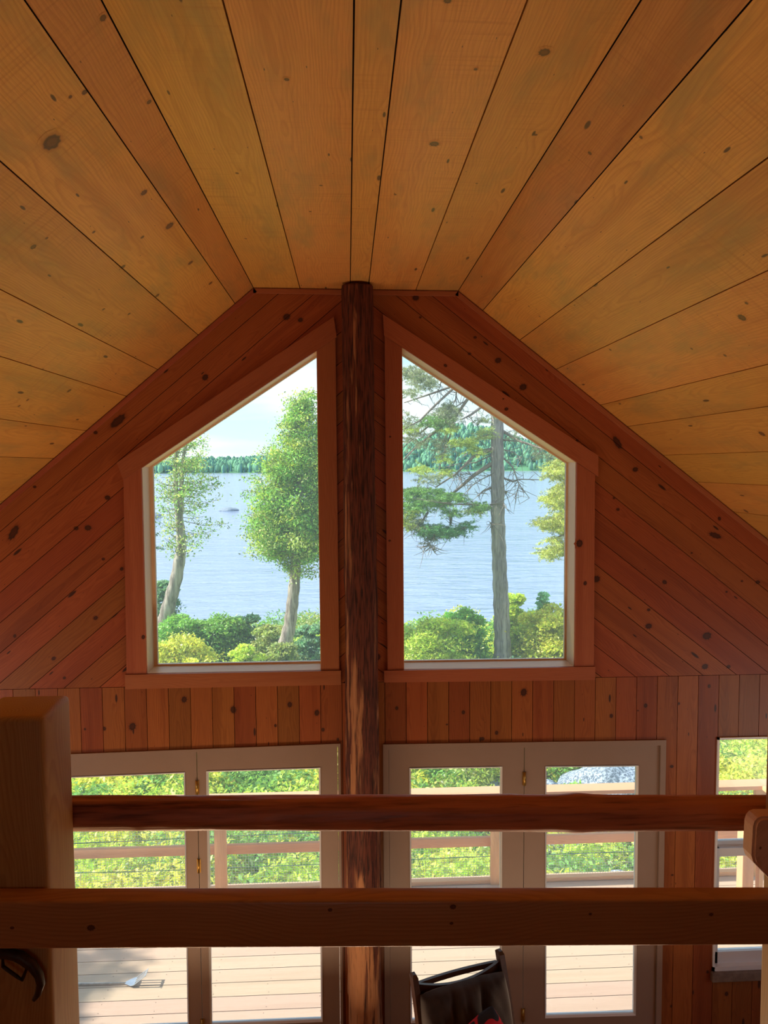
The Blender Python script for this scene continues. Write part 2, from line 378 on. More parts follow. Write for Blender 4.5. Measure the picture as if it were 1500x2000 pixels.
def knot_cells(cx, cz, r, ang=0, asp=1.6, seg=18):
    """cells of a knot decal in 2D: (x, z, kn)"""
    out = []; R_ = [0, .25, .45, .62, 1.0]; kv = [1, .8, .55, .35, 0]
    r = r*1.5; ca, sa = math.cos(ang), math.sin(ang)
    w = [1+.12*math.sin(3*i+cx*50)+.06*math.sin(5*i*1.3) for i in range(seg)]
    def P(j, i):
        t = 2*math.pi*i/seg; q = R_[j]*r*(w[i % seg] if j else 1); X = q*math.cos(t)*asp; Z = q*math.sin(t)
        return (cx+X*ca-Z*sa, cz+X*sa+Z*ca, kv[j])
    for j in range(len(R_)-1):
        for i in range(seg):
            c = [P(j, i), P(j+1, i), P(j+1, i+1), P(j, i+1)]
            if j == 0: c = [c[0], c[1], c[2]]
            out.append(c)
    return out

# ================================================================= THE ROOM
YW = 4.70                      # inner face of the gable wall
ZL, ZR, XL, XR = 4.956, 4.944, -.573, .701
SL, SR = .84, .78
WX0, WX1 = -3.6, 3.75
def ceil_z(x):
    if x < XL: return ZL+SL*(x-XL)
    if x > XR: return ZR-SR*(x-XR)
    return ZL+(ZR-ZL)*(x-XL)/(XR-XL)
W1 = [(-1.278, 2.551), (-.186, 2.551), (-.189, 4.572), (-1.278, 3.855)]
W2 = [(.350, 2.545), (1.456, 2.541), (1.456, 3.867), (.347, 4.588)]
D1 = [(-1.905, 0), (-.064, 0), (-.064, 2.068), (-1.905, 2.040)]
D2 = [(.211, 0), (2.077, 0), (2.077, 2.040), (.211, 2.056)]
W3 = [(2.423, .44), (3.30, .44), (3.30, 2.046), (2.423, 2.046)]
holes = [grow(W1, .018), grow(W2, .018), D1, D2, W3]
ZT = 2.465
wall = MB()
pieces = []
def wall_piece(poly, axis_ang, wid, mi):
    ca, sa = math.cos(axis_ang), math.sin(axis_ang)
    for h in holes: pass
    ps = [poly]
    for h in holes: ps = subtract(ps, h)
    cx = sum(p[0] for p in poly)/len(poly); cz = sum(p[1] for p in poly)/len(poly)
    mid = -cx*sa+cz*ca
    f = lambda p: (p[0]*ca+p[2]*sa, -p[0]*sa+p[2]*ca-mid, p[1]-YW)
    for q in ps:
        if parea(q) > 1e-6:
            wall.prism(q, YW, YW+.018, f, wid, mi); pieces.append((q, f, wid, mi))
g = .0018
outL = [(WX0, ZT), (.064, ZT), (.064, ceil_z(.064)), (XL, ZL), (WX0, ceil_z(WX0))]
outR = [(.064, ZT), (WX1, ZT), (WX1, ceil_z(WX1)), (XR, ZR), (.064, ceil_z(.064))]
for side, out, s, x0, z0, off0 in ((0, outL, SL, XL, ZL, .165), (1, outR, -SR, XR, ZR, .160)):
    pitch = .185 if side == 0 else .176
    L = math.hypot(1, s)
    k0 = [off0+pitch*i for i in range(-6, 17)]
    for i in range(len(k0)-1):
        a, b = k0[i], k0[i+1]
        # z = z0 + s*(x-x0) - d
        p = clip(out, s/L, -1/L, (z0-s*x0-a)/L-g); p = clip(p, -s/L, 1/L, -(z0-s*x0-b)/L-g) if p else p
        if p: wall_piece(p, math.atan(s), random.random(), 0)
pw = .1378
for i in range(-40, 20):
    a, b = 1.603+i*pw, 1.603+(i+1)*pw
    if b < WX0 or a > WX1: continue
    p = [(max(a+g, WX0), 0), (min(b-g, WX1), 0), (min(b-g, WX1), ZT-.003), (max(a+g, WX0), ZT-.003)]
    wid = random.random()
    wall_piece(p, math.pi/2, wid, 1)
back = [outL, outR, [(WX0, 0), (WX1, 0), (WX1, ZT), (WX0, ZT)]]
for h in holes: back = subtract(back, h)
for q in back: wall.prism(q, YW+.012, YW+.195, None, 0, 2, back=True)
S5, S3 = 2.143, 3.333
wk = [(231,822,.05,.7),(187,845,.011,0),(68,951,.009,0),(27,1040,.045,1.0),(210,972,.015,0),(172,1031,.018,0),(149,1032,.013,0),(202,1092,.009,0),(238,1111,.011,.6),(187,1207,.013,.5),(29,1242,.01,1.2),(105,1286,.012,.6),(126,1324,.009,.6),
 (560,619,.02,.5),(587,625,.014,.3),(401,737,.018,.8),(273,758,.008,0),(812,582,.018,0),(821,620,.007,0),(928,659,.009,0),(917,691,.009,0),(973,704,.018,.3),(1022,756,.021,.3),(1127,861,.009,0),(1206,865,.040,-1.0),(1241,917,.016,.1),
 (1397,1046,.036,-.35),(1405,1013,.011,-1.2),(1207,995,.010,0),(1199,973,.007,-.6),(1351,1080,.006,0),(1480,1137,.013,0),(1449,1135,.007,0),(1419,1156,.007,0),(1298,1137,.014,-.6),(1165,1131,.022,.2),(1267,1191,.010,0),(1267,1223,.019,.1),(1377,1302,.019,.3),(1381,1242,.026,.2),(1423,1302,.012,0),(1156,1214,.009,0),
 (1194,1398,.012,1.5),(1261,1378,.013,1.5),(1246,1388,.005,0),(1385,1340,.011,1.5),(1326,1374,.008,1.5),(775,1383,.011,1.5),(905,1391,.012,1.5),(1023,1352,.022,1.3),(873,1415,.006,0),(942,1443,.013,0),(970,1431,.012,1.5),(1312,1497,.011,0),(1313,1709,.007,0),(1419,1941,.013,1.5),(1382,1898,.009,1.5),(1311,1965,.008,1.5),
 (204,1423,.011,1.5),(259,1419,.022,1.2),(360,1366,.018,1.3),(456,1386,.020,1.7),(566,1376,.016,1.5),(538,1417,.009,1.5),(619,1392,.017,1.4),(631,1425,.011,1.5),(166,1424,.007,1.5),(660,1444,.009,1.5),(738,1283,.018,1.4)]
for px, py, r, ang in wk:
    P = at(px, py, YW)
    for c in knot_cells(P[0], P[2], r if r < .03 else r*.5, ang, 1.25 if r < .03 else 2.6):
        for q, f, wid, mi in pieces:
            xs = [p[0] for p in q]; zs = [p[1] for p in q]
            if P[0] < min(xs)-.2 or P[0] > max(xs)+.2 or P[2] < min(zs)-.2 or P[2] > max(zs)+.2: continue
            cc = c
            for a, b, d in edges(q):
                cc = clip(cc, a, b, d)
                if not cc: break
            if cc:
                vs = [(p[0], YW-.0006, p[1]) for p in cc]
                wall.add(vs, [tuple(range(len(vs)))], [f((v[0], YW, v[2])) for v in vs], wid, [p[2] for p in cc], mi)
wall.build('wall_front', [M_wall, M_lamb, M_dark], kind='structure')

# ceiling -------------------------------------------------------
YB = -2.6
ceil = MB()
def jx(pts): return [float(at(px, py, YW)[0]) for px, py in pts]
flat = [XL]+jx([(586, 562), (684, 560), (719, 560), (812, 563)])+[XR]
left = [XL]+jx([(459, 596), (387, 655), (308, 722), (247, 774), (168, 832), (105, 894)])+[-2.13, -2.38, -2.7, -3.0, -3.3, WX0]
right = [XR]+jx([(943, 605), (1015, 661), (1086, 718), (1173, 773), (1225, 835), (1295, 893), (1360, 950)])+[2.50, 2.72, 2.95, 3.2, 3.45, WX1]
cpieces = []
for arr in (flat, left, right):
    for x0, x1 in zip(arr[:-1], arr[1:]):
        if x0 > x1: x0, x1 = x1, x0
        z0, z1 = (ceil_z(x0), ceil_z(x1))
        L = math.hypot(x1-x0, z1-z0); dx, dz = (x1-x0)/L, (z1-z0)/L
        gg = .0022 if arr is not flat else .0025
        a = (x0+dx*gg, z0+dz*gg); b = (x1-dx*gg, z1-dz*gg); wid = random.random()
        nx, nz = dz, -dx                      # into the room (down)
        if nz > 0: nx, nz = -nx, -nz
        t = .02; A2 = (a[0]-nx*t, a[1]-nz*t); B2 = (b[0]-nx*t, b[1]-nz*t)
        vs = [(a[0], YB, a[1]), (b[0], YB, b[1]), (b[0], YW+.02, b[1]), (a[0], YW+.02, a[1]),
              (A2[0], YB, A2[1]), (B2[0], YB, B2[1]), (B2[0], YW+.02, B2[1]), (A2[0], YW+.02, A2[1])]
        wpf = lambda p, a=a, L=L, dx=dx, dz=dz: (p[1], (p[0]-a[0])*dx+(p[2]-a[1])*dz-L/2, 0)
        ceil.add(vs, [(0, 1, 2, 3), (0, 3, 7, 4), (1, 5, 6, 2), (0, 4, 5, 1), (3, 2, 6, 7)], [wpf(v) for v in vs], wid)
        cpieces.append((x0, x1, wpf, wid, (nx, nz), (dx, dz), a))
# backing above the boards
for x0, x1 in ((WX0, XL), (XL, XR), (XR, WX1)):
    z0, z1 = ceil_z(x0), ceil_z(x1)
    vs = [(x0, YB, z0+.015), (x1, YB, z1+.015), (x1, YW+.14, z1+.015), (x0, YW+.14, z0+.015), (x0, YB, z0+.2), (x1, YB, z1+.2), (x1, YW+.45, z1+.2), (x0, YW+.45, z0+.2)]
    ceil.add(vs, [(0, 1, 2, 3), (4, 7, 6, 5), (3, 2, 6, 7), (0, 4, 5, 1)], mi=1)
def ceil_hit(px, py):
    d = ray(px, py); best = None
    for (a, b, z0, s) in ((XL, XR, ZL, (ZR-ZL)/(XR-XL)), (-9, XL, ZL, SL), (XR, 9, ZR, -SR)):
        xr = XL if a != XR else XR
        t = (z0-CAM[2]-s*xr)/(d[2]-s*d[0]) if abs(d[2]-s*d[0]) > 1e-9 else -1
        P = CAM+d*t
        if t > 0 and a-1e-6 <= P[0] <= b+1e-6: best = P
    return best
ck = [(101,278,.030),(281,376,.015),(331,441,.021),(278,463,.009),(372,513,.015),(411,553,.013),(165,180,.009),(240,521,.012),(307,577,.013),(183,453,.007),(65,482,.012),(91,465,.006),(137,189,.006),(201,35,.010),(291,199,.009),(560,155,.008),(463,338,.007),(627,362,.007),(606,413,.006),(480,466,.007),
 (1063,102,.017),(848,281,.018),(929,135,.006),(1046,263,.007),(874,1,.010),(1152,299,.008),(1252,268,.006),(931,358,.005),(772,380,.006),(1449,620,.018),(1458,592,.007),(1416,694,.008),(1351,681,.007),(1192,683,.008),(1488,847,.018),(1033,598,.005),(1007,585,.005),(1054,618,.006),(1457,998,.018),(202,604,.008),(252,613,.009),(135,763,.014),(54,781,.008),(37,793,.008),(83,721,.006),(226,730,.006),(203,794,.006)]
for px, py, r in ck:
    P = ceil_hit(px, py)
    if P is None: continue
    for x0, x1, wpf, wid, nrm, dr, a in cpieces:
        L = math.hypot(x1-x0, ceil_z(x1)-ceil_z(x0))
        if x0-.1 < P[0] < x1+.1:
            s0 = (P[0]-a[0])*dr[0]+(P[2]-a[1])*dr[1]
            zc = a[1]+s0*dr[1]
            if abs(P[2]-zc) > .02: continue
            for c in knot_cells(P[1], s0, r, .15, 1.15):
                cc = clip(c, 0, 1, 0); cc = clip(cc, 0, -1, L-.0045) if cc else cc
                if cc:
                    vs = [(a[0]+p[1]*dr[0]+nrm[0]*.0006, p[0], a[1]+p[1]*dr[1]+nrm[1]*.0006) for p in cc]
                    ceil.add(vs, [tuple(range(len(vs)))], [(p[0], p[1]-L/2, 0) for p in cc], wid, [p[2] for p in cc])
ceil.build('ceiling', [M_ceil, M_dark], kind='structure')

# small trim along the rake and the flat
tr = MB()
for (xa, za, xb, zb) in ((WX0, ceil_z(WX0), XL, ZL), (XL, ZL, XR, ZR), (XR, ZR, WX1, ceil_z(WX1))):
    L = math.hypot(xb-xa, zb-za); dx, dz = (xb-xa)/L, (zb-za)/L; nx, nz = dz, -dx
    k = .034
    for (o, y) in ((.006, YW-.010), ):
        poly = [(xa+nx*k, za+nz*k), (xb+nx*k, zb+nz*k), (xb+nx*o, zb+nz*o), (xa+nx*o, za+nz*o)]
        tr.prism(poly, y, YW, lambda p, dx=dx, dz=dz: (p[0]*dx+p[2]*dz, -p[0]*dz+p[2]*dx, 0), random.random())
tr.build('trim_1', M_case, kind='structure')

# side walls, back wall, floors ------------------------------------
def plank_wall(name, x, y0, y1, ztop, win, thick):
    m = MB(); yy = y0
    while yy < y1:
        y2 = min(yy+.14, y1); segs = [(0, ztop)]
        if win and yy > win[0] and y2 < win[1]: segs = [(0, win[2]), (win[3], ztop)]
        wid = random.random()
        for a, b in segs: m.box((min(x, x+thick), yy+.0015, a), (max(x, x+thick), y2-.0015, b), 2, wid)
        yy = y2
    return m.build(name, M_lamb, kind='structure')
plank_wall('wall_left', WX0, YB, YW+.02, ceil_z(WX0)+.05, (1.44, 4.02, .85, 2.05), -.12)
plank_wall('wall_right', WX1, YB, YW+.02, ceil_z(WX1)+.05, (1.44, 4.02, .85, 2.05), .12)
wb = MB()
pb = [(WX0, 0), (WX1, 0), (WX1, ceil_z(WX1)), (XR, ZR), (XL, ZL), (WX0, ceil_z(WX0))]
ps = subtract([pb], [(-.5, 3.1), (.5, 3.1), (.5, 3.9), (-.5, 3.9)])
for q in ps: wb.prism(q, YB-.12, YB, lambda p: (p[2], p[0], p[1]), .3, back=True)
wb.build('wall_back', M_wall, kind='structure')
fl = MB(); yy = YB
xx = WX0
while xx < WX1:
    fl.box((xx, YB, -.03), (min(xx+.134, WX1), YW, 0), 1); xx += .136
fl.box((WX0, YB, -.18), (WX1, YW+.14, -.031), 1, mi=1)
fl.build('floor', [M_floor, M_dark], kind='structure')
lf = MB(); xx = WX0
while xx < WX1:
    lf.box((xx, YB, 2.28), (min(xx+.134, WX1), 1.62, 2.30), 1); xx += .136
lf.box((WX0, YB, 2.06), (WX1, 1.60, 2.28), 0)
o = lf.build('floor_loft', M_floor, kind='structure')

# upper windows ------------------------------------------------------
def cas(m, poly, ang, wid=None, y0=YW-.018):
    ca, sa = math.cos(ang), math.sin(ang); cx = sum(p[0] for p in poly)/len(poly); cz = sum(p[1] for p in poly)/len(poly); mid = -cx*sa+cz*ca
    f = lambda p: (p[0]*ca+p[2]*sa, -p[0]*sa+p[2]*ca-mid, p[1]-YW)
    wid = random.random() if wid is None else wid
    m.prism(poly, y0, YW, f, wid)
    # eased front edge: slight chamfer strip look comes from the thickness
    return f, wid
def add_knots(m, lst, f, wid, y):
    for px, py, r, ang in lst:
        P = at(px, py, y)
        for c in knot_cells(P[0], P[2], r, ang, 1.25):
            vs = [(p[0], y-.0006, p[1]) for p in c]; m.add(vs, [tuple(range(len(vs)))], [f((v[0], YW, v[2])) for v in vs], wid, [p[2] for p in c])
def gable_window(name, W, top, sideL, sideR, apron, slope, kn):
    root = empty(name, (0, 0, 0), kind='structure')
    # liners
    m = MB(); E_ = grow(W, .018); n = 4
    yb = YW+.20
    for i in range(n):
        a, b = W[i], W[(i+1) % n]; a2, b2 = E_[i], E_[(i+1) % n]
        y0 = YW-.004
        vs = [(a[0], y0, a[1]), (b[0], y0, b[1]), (b2[0], y0, b2[1]), (a2[0], y0, a2[1]), (a[0], yb, a[1]), (b[0], yb, b[1]), (b2[0], yb, b2[1]), (a2[0], yb, a2[1])]
        L = math.hypot(b[0]-a[0], b[1]-a[1]); wp = [(0, 0, 0), (L, 0, 0), (L, .02, 0), (0, .02, 0), (0, 0, .13), (L, 0, .13), (L, .02, .13), (0, .02, .13)]
        wp = [(p[0], p[2], p[1]) for p in wp]
        m.add(vs, [(0, 1, 2, 3), (0, 4, 5, 1), (4, 7, 6, 5), (2, 6, 7, 3)], wp, random.random())
    m.build('jamb', M_jamb, root)
    # stops near the glass
    m = MB(); I = grow(W, [-.010, -.004, -.010, -.020] if name == 'window_1' else [-.008, -.010, -.010, -.004])
    for i in range(n):
        a, b = W[i], W[(i+1) % n]; a2, b2 = I[i], I[(i+1) % n]; y0, y1 = YW+.168, YW+.198
        vs = [(a[0], y0, a[1]), (b[0], y0, b[1]), (b2[0], y0, b2[1]), (a2[0], y0, a2[1]), (a[0], y1, a[1]), (b[0], y1, b[1]), (b2[0], y1, b2[1]), (a2[0], y1, a2[1])]
        m.add(vs, [(0, 1, 2, 3), (2, 6, 7, 3), (4, 7, 6, 5)], [(p[0]+p[2], p[1], 0) for p in vs], .3)
    m.build('glazing_stop', M_jamb, root)
    m = MB(); G = grow(W, -.006); m.prism(G, YW+.182, YW+.186, back=True); m.build('pane', M_glass, root)
    for key, poly, ang in (('casing', top, math.atan(slope)), ('casing', sideL, math.pi/2), ('casing', sideR, math.pi/2)):
        m = MB(); y0 = YW-.018 if poly is not top else YW-.022
        f, wd = cas(m, poly, ang, y0=y0)
        if poly is top: add_knots(m, kn[0], f, wd, y0)
        if poly is sideL: add_knots(m, kn[1], f, wd, y0)
        if poly is sideR: add_knots(m, kn[2], f, wd, y0)
        m.build(key, M_case, root)
    m = MB(); cas(m, apron, 0, y0=YW-.024); m.build('sill_board', M_case, root)
    return root
gable_window('window_1', W1,
    [(-1.391, 3.773), (-.062, 4.652), (-.079, 4.777), (-1.428, 3.882)],
    [(-1.405, 2.551), (-1.281, 2.551), (-1.281, 3.853), (-1.391, 3.775)],
    [(-.183, 2.551), (-.066, 2.551), (-.070, 4.647), (-.186, 4.571)],
    [(-1.414, 2.457), (-.056, 2.457), (-.056, 2.549), (-1.414, 2.549)], .658,
    ([], [(280, 1244, .012, 1.3)], []))
gable_window('window_2', W2,
    [(.233, 4.662), (1.598, 3.776), (1.597, 3.909), (.226, 4.794)],
    [(.243, 2.545), (.347, 2.545), (.344, 4.588), (.236, 4.660)],
    [(1.459, 2.545), (1.585, 2.545), (1.578, 3.787), (1.459, 3.864)],
    [(.220, 2.466), (1.593, 2.455), (1.593, 2.543), (.220, 2.543)], -.65,
    ([(989, 799, .011, .2), (983, 779, .005, 0), (870, 714, .010, -.6)], [(761, 1056, .007, 0), (762, 853, .006, 0)], [(1132, 1061, .022, 1.4), (1143, 1139, .012, 1.4)]))

# doors ----------------------------------------------------------------
def frame(name, D, t, y0):
    m = MB(); (x0, z0), (x1, _), (_, zr), (_, zl) = D
    m.prism([(x0, 0), (x0+t, 0), (x0+t, zl-t), (x0, zl)], y0, YW+.13, back=True)
    m.prism([(x1-t, 0), (x1, 0), (x1, zr), (x1-t, zr-t)], y0, YW+.13, back=True)
    m.prism([(x0, zl), (x0+t, zl-t), (x1-t, zr-t), (x1, zr)], y0, YW+.13, back=True)
    m.prism([(x0+t, 0), (x1-t, 0), (x1-t, .025), (x0+t, .025)], y0, YW+.13, back=True)
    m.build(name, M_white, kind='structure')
def leaf(name, poly, gl, hinge_x, hz, handle_x=None):
    root = empty(name, kind='structure')
    m = MB(); y0, y1 = YW+.004, YW+.048
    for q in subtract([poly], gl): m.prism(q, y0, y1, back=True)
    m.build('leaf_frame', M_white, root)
    # glazing bead
    m = MB(); I = grow(gl, -.011)
    for i in range(4):
        a, b = gl[i], gl[(i+1) % 4]; a2, b2 = I[i], I[(i+1) % 4]
        vs = [(a[0], y0-.004, a[1]), (b[0], y0-.004, b[1]), (b2[0], y0+.008, b2[1]), (a2[0], y0+.008, a2[1]), (b2[0], y1-.012, b2[1]), (a2[0], y1-.012, a2[1]), (a[0], y1+.004, a[1]), (b[0], y1+.004, b[1])]
        m.add(vs, [(0, 1, 2, 3), (3, 2, 4, 5), (5, 4, 7, 6)])
    m.build('glazing_bead', M_vinyl, root)
    m = MB(); m.prism(grow(gl, -.002), y0+.018, y0+.022, back=True); m.build('pane', M_glass, root)
    for z in hz:
        m = MB(); m.tube([(hinge_x, y0-.008, z-.045), (hinge_x, y0-.008, z+.045)], .0065, 10)
        m.box((hinge_x-.012, y0-.003, z-.045), (hinge_x+.012, y0, z+.045), 2)
        m.build('hinge', M_brass, root)
    return root
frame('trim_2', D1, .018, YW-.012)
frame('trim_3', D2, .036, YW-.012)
hz = (1.80, 1.28, .72, .20)
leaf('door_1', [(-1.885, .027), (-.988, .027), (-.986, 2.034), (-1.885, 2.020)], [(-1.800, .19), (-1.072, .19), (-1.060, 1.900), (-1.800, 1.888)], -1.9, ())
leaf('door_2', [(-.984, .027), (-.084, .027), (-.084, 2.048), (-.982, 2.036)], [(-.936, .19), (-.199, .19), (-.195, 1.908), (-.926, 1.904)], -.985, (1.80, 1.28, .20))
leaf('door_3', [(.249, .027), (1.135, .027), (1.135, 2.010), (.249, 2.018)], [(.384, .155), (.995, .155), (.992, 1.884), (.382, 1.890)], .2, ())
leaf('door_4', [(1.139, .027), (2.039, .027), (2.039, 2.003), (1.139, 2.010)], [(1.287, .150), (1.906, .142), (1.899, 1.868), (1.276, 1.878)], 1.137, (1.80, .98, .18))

# double hung window at the right edge
root = empty('window_3', kind='structure')
m = MB(); x0, x1, z0, z1 = 2.423, 3.30, .44, 2.046
m.box((x0, YW-.012, z0), (x0+.014, YW+.13, z1), 2); m.box((x1-.014, YW-.012, z0), (x1, YW+.13, z1), 2); m.box((x0, YW-.012, z1-.014), (x1, YW+.13, z1), 0); m.box((x0, YW-.012, z0), (x1, YW+.13, z0+.03), 0)
m.build('window_frame', M_vinyl, root)
m = MB(); m.box((x0+.014, YW+.07, 1.27), (x0+.028, YW+.10, z1-.014), 2); m.box((x1-.028, YW+.07, 1.27), (x1-.014, YW+.10, z1-.014), 2); m.box((x0+.014, YW+.07, z1-.035), (x1-.014, YW+.10, z1-.014), 0); m.box((x0+.014, YW+.07, 1.27), (x1-.014, YW+.10, 1.30), 0)
m.build('upper_sash', M_vinyl, root)
m = MB(); m.box((x0+.014, YW+.025, .47), (x0+.05, YW+.065, 1.275), 2); m.box((x1-.05, YW+.025, .47), (x1-.014, YW+.065, 1.275), 2); m.box((x0+.014, YW+.02, 1.22), (x1-.014, YW+.07, 1.275), 0); m.box((x0+.014, YW+.025, .47), (x1-.014, YW+.065, .55), 0)
m.build('lower_sash', M_vinyl, root)
m = MB(); m.box((x0+.02, YW+.083, 1.29), (x1-.02, YW+.087, z1-.02), 2); m.build('pane', M_glass, root)
m = MB(); m.box((x0+.03, YW+.043, .54), (x1-.03, YW+.047, 1.23), 2); m.build('pane', M_glass, root)
m = MB(); m.box((x0-.012, YW-.035, .375), (x1+.02, YW, .44), 0, bev=.006); m.build('sill', M_sill, root)

# log post ---------------------------------------------------------------
def log_mesh(p0, p1, r0, r1, seg, rings, seed, bump, low, knots=()):
    """irregular peeled log from p0 to p1, in world space"""
    from mathutils import noise as mn
    p0 = Vector(p0); p1 = Vector(p1); d = (p1-p0).normalized(); L = (p1-p0).length
    a = d.cross(Vector((0, 1, .01)) if abs(d.y) < .9 else Vector((1, 0, 0))).normalized(); b = d.cross(a)
    vs = []; fs = []
    for i in range(rings+1):
        u = L*i/rings; c = p0+d*u; r = r0+(r1-r0)*i/rings
        for k in range(seg):
            t = 2*math.pi*k/seg; q = Vector((math.cos(t)*2.2, math.sin(t)*2.2, u*1.1+seed*10))
            R_ = r*(1+low*mn.noise(q)) + bump*mn.noise(Vector((math.cos(t)*9, math.sin(t)*9, u*4.5+seed)))+bump*.6*mn.noise(Vector((math.cos(t)*24, math.sin(t)*24, u*9+seed)))
            # flaking plates
            f = mn.noise(Vector((math.cos(t)*5, math.sin(t)*5, u*1.6-seed)))
            R_ += bump*.9*(1 if f > .12 else 0)
            for (ku, kt, kr, kh) in knots:
                dt = (t-kt+math.pi) % (2*math.pi)-math.pi
                R_ += kh*math.exp(-((u-ku)**2+(dt*r)**2)/(kr*kr))
            vs.append(c+(a*math.cos(t)+b*math.sin(t))*R_)
    for i in range(rings):
        for k in range(seg): fs.append((i*seg+k, i*seg+(k+1) % seg, (i+1)*seg+(k+1) % seg, (i+1)*seg+k))
    fs.append(tuple(range(seg-1, -1, -1))); fs.append(tuple(rings*seg+k for k in range(seg)))
    m = MB(); m.add([tuple(v) for v in vs], fs, smooth=True)
    return m
m = log_mesh((.080, 4.57, 0), (.068, 4.57, 4.935), .108, .092, 72, 420, 3, .0045, .05)
m.build('log_post', M_log, label='tall round log post with dark peeling bark standing between the two gable windows', cat='log post')

# loft railing -------------------------------------------------------------
rail = empty('loft_railing', (-.65, 1.47, 2.30), label='wooden loft railing with a log top rail, square beam and heavy posts in the foreground', cat='railing')
inv = Matrix.Translation((.65, -1.47, -2.30))
def sub(o): o.matrix_parent_inverse = inv; return o
def add_k(m, pts, y, wf):
    pass
m = MB(); m.box((-.718, 1.402, 2.30), (-.578, 1.542, 3.383), 2, .37, bev=.012); o = sub(m.build('post', M_post, rail))
def rail_knots(m, lst, y, ang=0):
    for px, py, r in lst:
        P = at(px, py, y)
        for c in knot_cells(P[0], P[2], r, ang, 1.3):
            vs = [(p[0], y-.0005, p[1]) for p in c]; m.add(vs, [tuple(range(len(vs)))], [(v[0], v[2]-3.0, 0) for v in vs], .2, [p[2] for p in c])
m = MB(); m.box((.903, 1.402, 2.30), (1.043, 1.542, 3.383), 2, .71, bev=.012); sub(m.build('post', M_post, rail))
A_ = at(145, 1589, 1.577); B_ = at(1450, 1587, 1.577); sl_ = (B_[2]-A_[2])/(B_[0]-A_[0])
m = log_mesh((-.80, 1.577, A_[2]+sl_*(-.80-A_[0])), (1.12, 1.577, A_[2]+sl_*(1.12-A_[0])), .0355, .0365, 40, 260, 8, .0012, .08, knots=[(1.30, 0, .03, .004), (1.30, 3.1, .03, .003), (.62, 1.6, .015, .003), (.86, 2.0, .015, .003), (1.15, 0.2, .02, .002), (.35, 2.2, .012, .002)])
sub(m.build('log_rail', M_lrail, rail, label='round peeled log top rail'))
m = MB()
xf = Matrix.Translation((0, 0, 3.033)) @ Matrix.Rotation(.033, 4, 'Y')
m.box((-1.7, 1.352, -.092), (1.7, 1.400, .0), 0, .2, bev=.006, xf=xf)
yk = 1.352
rail_knots(m, [(24, 1812, .0032), (178, 1812, .006), (645, 1777, .0036), (885, 1771, .005), (882, 1803, .003), (1153, 1785, .0026), (1389, 1786, .0035)], yk)
sub(m.build('square_rail', M_beam, rail))
m = MB()
pts = [(1454, 1600), (1457, 1590), (1463, 1583), (1471, 1580), (1700, 1578), (1700, 1890), (1500, 1714), (1455, 1668), (1451, 1655)]
pp = [(at(a, b, 1.402)[0], at(a, b, 1.402)[2]) for a, b in pts][::-1]
n = len(pp); vs = [(x, 1.366, z) for x, z in pp]+[(x, 1.402, z) for x, z in pp]
bm = bmesh.new(); bv = [bm.verts.new(v) for v in vs]
bm.faces.new(bv[:n]); bm.faces.new(bv[n:][::-1])
for i in range(n): bm.faces.new((bv[i], bv[(i+1) % n], bv[n+(i+1) % n], bv[n+i]))
bmesh.ops.recalc_face_normals(bm, faces=bm.faces[:])
fe = [ed for ed in bm.edges if all(abs(v.co.y-1.366) < 1e-4 for v in ed.verts)]
bmesh.ops.bevel(bm, geom=fe, offset=.005, segments=3, affect='EDGES')
bm.verts.index_update(); V_ = [tuple(v.co) for v in bm.verts]; F_ = [tuple(v.index for v in f.verts) for f in bm.faces]; bm.free()
m.add(V_, F_, [((v[0]+v[2])*.7, (v[2]-v[0])*.7-1.6, v[1]) for v in V_], .6)
P = at(1485, 1656, 1.366)
for c in knot_cells(P[0], P[2], .0022, 1.2, 1.3):
    vs = [(p[0], 1.3655, p[1]) for p in c]; m.add(vs, [tuple(range(len(vs)))], [(v[0], v[2], 0) for v in vs], .6, [p[2] for p in c])
sub(m.build('rail_block', M_block, rail, label='chamfered light timber block on the right post'))
# dark iron fitting on the face of the left post
m = MB()
arc = [at(a, b, 1.385) for a, b in ((-30, 1862), (15, 1862), (40, 1868), (62, 1884), (76, 1904), (80, 1922), (74, 1942), (66, 1953))]
m.tube([tuple(p) for p in arc], [.010, .010, .010, .010, .009, .008, .006, .004], 10)
rr = [at(a, b, 1.380) for a, b in ((6, 1888), (34, 1908), (43, 1914), (53, 1890), (40, 1880), (4, 1862))]
m.tube([tuple(p) for p in rr]+[tuple(rr[0])], .0035, 8)
sub(m.build('iron_latch', M_iron, rail, label='dark curved metal latch on the left post'))

